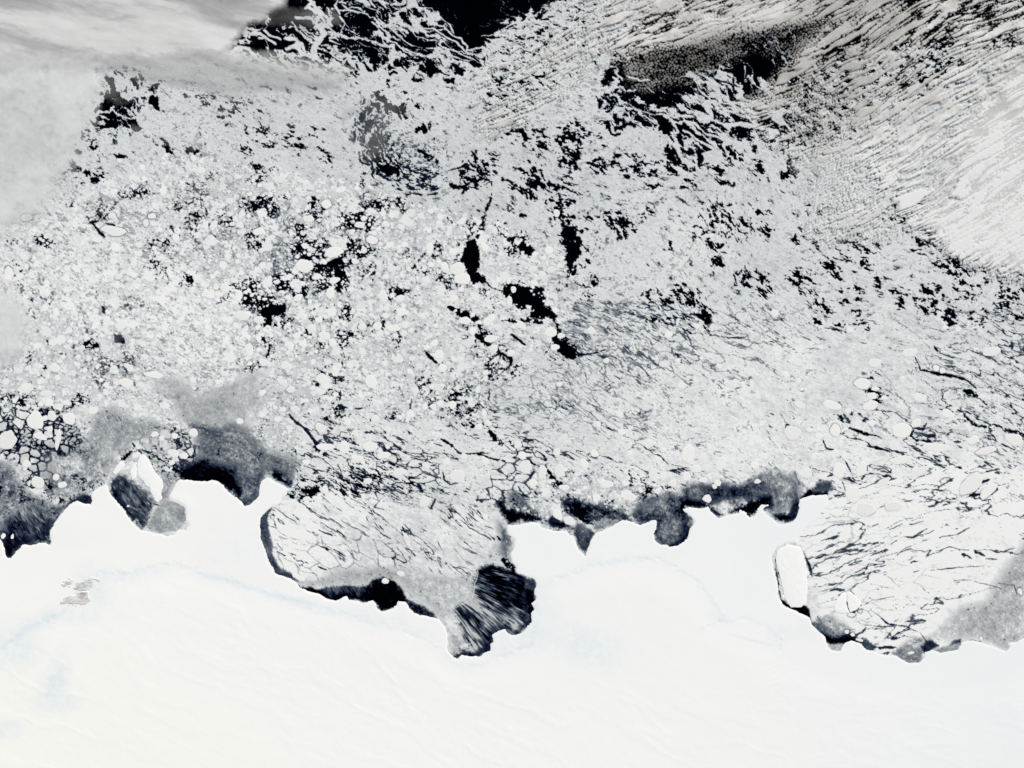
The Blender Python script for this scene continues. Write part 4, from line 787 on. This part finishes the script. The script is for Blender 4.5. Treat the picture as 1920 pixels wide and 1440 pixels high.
# waves of ice across the glacier in the east, flow lines in the west
gla = blob([(1490,1245,60,55,20,1.0),(1440,1260,60,35,0,.6)], 2.0)
u, v = rotc(X + wxf * 6, Y + wyf * 6, -25)
relief += gla * .10 * np.sin(v / 1.5 + 2.5 * lowm + 1.2 * wxf)
wflow = blob([(10,1130,50,110,5,1.0),(40,1320,60,100,15,.8)], 2.0)
u, v = rotc(X + wxf * 7, Y + wyf * 7, 98)
relief += wflow * .06 * samp(TR, u / 3.5, v / .45 + 40)
far = ss(4, 60, LAND)
ZL = np.clip(LAND * .075, -.3, .26) + far * (.55 * inland * .6 + (.25 + .75 * SWM) * relief * (.25 + .75 * inland) + .02 * mott) + crest * (.05 * mott + .07 * dirn)
domes = [(150,985,34,22,0,.20),(337,936,18,13,30,.28)]
for d_ in domes:
    ZL = ZL + blob([d_], 2.2)
snow_t = np.clip(.5 + .35 * ss(700, 100, X) - .35 * ss(1200, 1900, X) + .25 * ss(1150, 1440, Y) * ss(1500, 500, X) + .08 * lowm - .25 * ss(0, -1, LAND) - .30 * (1 - inland) * ss(1300, 900, Y), 0, 1)
st = 2
Zs = ZL[::st, ::st]
cells = cellmax(LAND[::st, ::st]) > -2.5
tag(sheet('ice_sheet', cells, Zs, {'blue_ice': blue[::st, ::st], 'snow': snow_t[::st, ::st]}, M_LAND, st), kind='structure')

# ------------------------------------------------------------------ sea ice: the close pack, and the thin new ice along the coast
rimm = np.zeros(X.shape, f32)
for o in FL_OUT:
    sl, d = sdf(o, 5)
    rimm[sl] = np.maximum(rimm[sl], ss(2.0, .6, np.abs(d + .8)) * ss(.40, .90, cdf(mott[sl] * .8 + wxm[sl] * .8)) * ss(.3, .8, wide[sl]))
V = V * (1 - .28 * rimm)
ZI = np.clip((V - .085) * .5, -.12, .11).astype(f32)
NEWM = np.zeros(X.shape, bool)
for poly, t, soft, mt, ang in REG:
    if t < .8:
        sl, d = sdf(poly, soft + 8); NEWM[sl] |= (d + mott[sl] * soft * .4) > -soft * .3
allc = (cellmax(V) > .075) & (cellmin(LAND) < 3.0)
newc = NEWM[:-1, :-1] & (V[:-1, :-1] < .79)
tag(sheet('sea_ice', allc & ~newc, ZI, {'thickness': V}, M_ICE), kind='stuff', label='close pack of broken white sea ice parted by dark leads')
tag(sheet('new_ice', allc & newc, ZI, {'thickness': V}, M_NEW), kind='stuff', label='smooth grey new ice and dark frozen bays along the ice coast')

# ------------------------------------------------------------------ clouds
dens = 1 - np.sqrt(np.clip(1 - CUM, 0.004, 1))
top = 1.7 + .5 * CUM * (.6 + .4 * ss(-1, 2, Fc)) + .03 * mott
tag(sheet('low_cloud', cellmax(CUM) > .03, top, {'cover': dens, 'thickness': np.clip(.42 + .16 * mott + .20 * (CUM - .5) + .24 * ss(1500, 1850, X) + .34 * ss(150, 330, Y) + .06 * lowm, 0, 1)}, M_CUM, 1, zbot=np.full(X.shape, 1.5, f32)), kind='stuff', label='rows of small broken low clouds over the dark sea and the pack ice', group='clouds')
s2 = (slice(None, None, 2), slice(None, None, 2))
dens = (1 - np.sqrt(np.clip(1 - CIR, 0.004, 1)))[s2]
top = (3.3 + .35 * CIR + .07 * CIRT)[s2]
tag(sheet('high_cloud', cellmax(CIR[s2]) > .02, top, {'cover': dens, 'thickness': np.clip(.34 + .36 * CIRT + .62 * (1 - wst), 0, 1)[s2]}, M_CIR, 2, zbot=np.full(X[s2].shape, 3.1, f32)), kind='stuff', label='pale streaked veil of high cloud drawn over the pack', group='clouds')
# ------------------------------------------------------------------ bare rock among the ice
ROCK = [[(113,1130),(122,1120),(140,1112),(155,1108),(166,1112),(168,1124),(158,1133),(135,1133)],[(138,1106),(146,1096),(170,1083),(196,1081),(186,1096),(168,1106),(150,1107)],[(117,1096),(122,1088),(134,1086),(130,1096)]]
for k, poly in enumerate(ROCK):
    sl, d = sdf(poly, 8)
    a, b2 = rotc(X[sl] + wxf[sl] * 2, Y[sl] + wyf[sl] * 2, -12)
    n = .55 * samp(TF, a / 3 + 5, b2 / .9) + .5 * mott[sl]
    r = ss(-3, 9, d + 3.0 * n) * (.40 + .28 * n + (.18 if k == 0 else 0) * ss(130, 160, X[sl]))
    r = np.clip(r * .8, 0, 1)
    full = np.zeros(X.shape, f32); full[sl] = r
    zz = ZL + .03 + .25 * full
    m_ = np.zeros((NY - 1, NX - 1), bool); cm = cellmax(r) > .12
    m_[sl[0].start:sl[0].start + cm.shape[0], sl[1].start:sl[1].start + cm.shape[1]] = cm
    o = sheet('rock_outcrop', m_, zz, {'thickness': full}, M_ROCK, 1, zbot=(ZL - .3).astype(f32))
    tag(o, ['large brown rock outcrop showing through the ice sheet', 'streaked grey rock outcrop seaward of the larger brown one', 'smallest faint patch of rock on the ice sheet'][k], 'rock', 'rocks on the ice sheet')

# ------------------------------------------------------------------ floes and bergs
def wpt(x, y): return ((x - 960) * KM, (720 - y) * KM)
def slab(name, out, m, top, foot=-.08, inset=1.1):
    """A floating slab: side wall, bevelled shoulder and an uneven top, its origin at its middle."""
    cx = sum(p[0] for p in out) / len(out); cy = sum(p[1] for p in out) / len(out)
    ox, oy = wpt(cx, cy)
    bm = bmesh.new()
    rad = max(1e-3, sum(math.hypot(p[0] - cx, p[1] - cy) for p in out) / len(out))
    rings = []
    for f, z in ((1.0, foot), (1.0, top * .55), (1 - min(.5, .45 * inset / rad), top * .92), (1 - min(.7, 1.3 * inset / rad), top), (.42 * (1 - min(.6, 1.3 * inset / rad)), top)):
        ring = []
        for i, p in enumerate(out):
            x = cx + (p[0] - cx) * f; y = cy + (p[1] - cy) * f
            wx_, wy_ = wpt(x, y)
            zz = z + (top * .10 * math.sin(i * 2.1 + cx) * math.cos(i * .7 + cy) if z >= top * .9 else 0)
            ring.append(bm.verts.new((wx_ - ox, wy_ - oy, zz)))
        rings.append(ring)
    n = len(out)
    for k in range(len(rings) - 1):
        for i in range(n):
            bm.faces.new((rings[k][i], rings[k + 1][i], rings[k + 1][(i + 1) % n], rings[k][(i + 1) % n]))
    c0 = bm.verts.new((0, 0, top * 1.03)); c1 = bm.verts.new((0, 0, foot))
    for i in range(n):
        bm.faces.new((rings[-1][i], c0, rings[-1][(i + 1) % n])); bm.faces.new((rings[0][(i + 1) % n], c1, rings[0][i]))
    bmesh.ops.recalc_face_normals(bm, faces=bm.faces)
    for f_ in bm.faces: f_.smooth = True
    me = bpy.data.meshes.new(name); bm.to_mesh(me); bm.free()
    o = link(me, name, m); o.location = (ox, oy, 0)
    return o
def densify(poly, rough=.35, n=3):
    r = np.random.RandomState(5); out = []
    for k in range(len(poly)):
        (ax, ay), (bx, by) = poly[k], poly[(k + 1) % len(poly)]
        for t in range(n):
            out.append((ax + (bx - ax) * t / n + r.randn() * rough, ay + (by - ay) * t / n + r.randn() * rough))
    return out
BL = {'long': ('tabular_iceberg', 'long smooth white iceberg lying against the ice shelf, largest of all', 'iceberg', .32),
      'wedge': ('iceberg', 'tall wedge-shaped white iceberg pointing out of the dark western bay', 'iceberg', .40),
      'bar': ('iceberg', 'small slanting bar-shaped iceberg at the mouth of the dark western bay', 'iceberg', .36),
      'shard': ('iceberg', 'narrow white shard of ice right beside the tall wedge-shaped iceberg', 'iceberg', .34),
      'delta': ('ice_floe', 'white kite-shaped floe ringed by dark leads near the long iceberg', 'ice floe', .26),
      'fan': ('ice_floe', 'fan-shaped white floe next to the kite-shaped one', 'ice floe', .26)}
for k, (nm, lb, ct, h) in BL.items():
    tag(slab(nm, densify(BERGS[k]), M_BERG, h), lb, ct)
for (x, y, rx, ry), lb in zip(SPECKS, ('tiny iceberg at the picture edge in the dark western cove', 'tiny upright iceberg in the dark western cove, second from the picture edge', 'tiny white berg fragment in the dark bay below the wedge-shaped iceberg', 'tiny white berg bit in the black gap at the foot of the long iceberg', 'small round berg bit in the crack between shelf and long iceberg')):
    tag(slab('iceberg', floe_outline(x, y, rx, ry, 10, 18), M_BERG, .3, inset=.6), lb, 'iceberg')

# more floes of the loose pack, picked where the pack is made of floes
boxes = [(f[0], f[1], max(f[2], f[3])) for f in FLOES]
more = []
rp = np.random.RandomState(9)
WANT = 298 - len(FLOES)
tries = 0
while len(more) < WANT and tries < 20000:
    tries += 1
    x, y = rp.uniform(6, 1914), rp.uniform(400, 935)
    j, i = int((y + MY) / ST), int((x + MX) / ST)
    zone = W_flo[j, i] + .55 * (W_crk[j, i] > .6)
    if rp.rand() > zone or V[j, i] < .70 or LAND[j, i] > -14 or CUM[j, i] > .2 or CIR[j, i] > .2: continue
    r = rp.uniform(5.6, 8.6)
    if any(math.hypot(x - q[0], y - q[1]) < q[2] + r + 1.5 for q in boxes): continue
    boxes.append((x, y, r)); asp = rp.uniform(.7, 1.0)
    more.append((x, y, r, r * asp, rp.uniform(-40, 40)))
ALL_FL = list(FLOES) + more
OUTL = FL_OUT + [floe_outline(*f) for f in more]

# each label: size, shape and the nearest landmark of the map, counted outward from it
MARK = [('the black wedge-shaped pool', 517, 588), ('the narrow crescent lead upper left', 200, 430), ('the tall black central pool', 890, 478), ('the tall black lead right of centre', 1068, 460),
        ('the largest black pool of the pack', 985, 562), ('the tail of the largest black pool', 1066, 655), ('the slanting black lead', 878, 770), ('the two short black southern leads', 932, 815),
        ('the dark ring-shaped cracks', 768, 800), ('the small navy pool at left', 230, 636), ('the smooth grey ice patch', 420, 750), ('the black polynya on the western coast', 400, 885),
        ('the wedge-shaped iceberg', 285, 895), ('the dark gaps at the left edge', 45, 800), ('the dark western cove', 60, 1000), ('the snowy headland beside the grey crescent', 520, 910),
        ('the dark web above the central bay', 690, 910), ('the triangular dark cove', 1095, 1010), ('the ragged grey coastal polynya', 1400, 925), ('the forked dark lead', 1650, 730),
        ('the hooked dark lead', 1712, 810), ('the long thin lower right lead', 1620, 808), ('the far right black lead', 1820, 740), ('the long iceberg', 1485, 1085),
        ('the twin black pools left of centre', 630, 510), ('the black T-shaped lead', 750, 550), ('the chain of small black pools', 1310, 590), ('the broken dark upper right patch', 1420, 520),
        ('the dark slanting leads by the headland', 578, 800), ('the crooked black lead', 820, 672), ('the streaked black bay', 940, 1140)]
def octant(dx, dy):
    a = math.degrees(math.atan2(dy, dx)) % 360
    return ('right of', 'below right of', 'below', 'below left of', 'left of', 'above left of', 'above', 'above right of')[int((a + 22.5) // 45) % 8]
buckets = {}
for k, (x, y, rx, ry, t) in enumerate(ALL_FL):
    mk = min(MARK, key=lambda q: math.hypot(x - q[1], y - q[2]))
    d = math.hypot(x - mk[1], y - mk[2])
    buckets.setdefault((mk[0], octant(x - mk[1], y - mk[2])), []).append((d, k))
ORD = ['nearest', 'second nearest', 'third nearest', 'fourth nearest', 'fifth nearest', 'sixth nearest', 'seventh nearest', 'eighth nearest', 'ninth nearest', 'tenth nearest', 'eleventh nearest', 'twelfth nearest']
LAB = {}
for (mk, oc), lst in buckets.items():
    lst.sort()
    for q, (d, k) in enumerate(lst):
        x, y, rx, ry, t = ALL_FL[k]
        s = math.sqrt(rx * ry)
        size = 'large' if s > 12 else 'small' if s < 8 else 'middling'
        asp = max(rx, ry) / min(rx, ry)
        shape = 'round' if asp < 1.2 else 'oval' if asp < 1.7 else 'elongated'
        LAB[k] = f'{size} {shape} floe {oc} {mk}' + (f', {ORD[q]}' if len(lst) > 1 else '')
for k, out in enumerate(OUTL):
    x, y, rx, ry, t = ALL_FL[k]
    o = slab('ice_floe', out, M_FLOE, .125 + .003 * math.sqrt(rx * ry), inset=1.5)
    tag(o, LAB[k], 'ice floe', 'ice floes drifting in the pack')
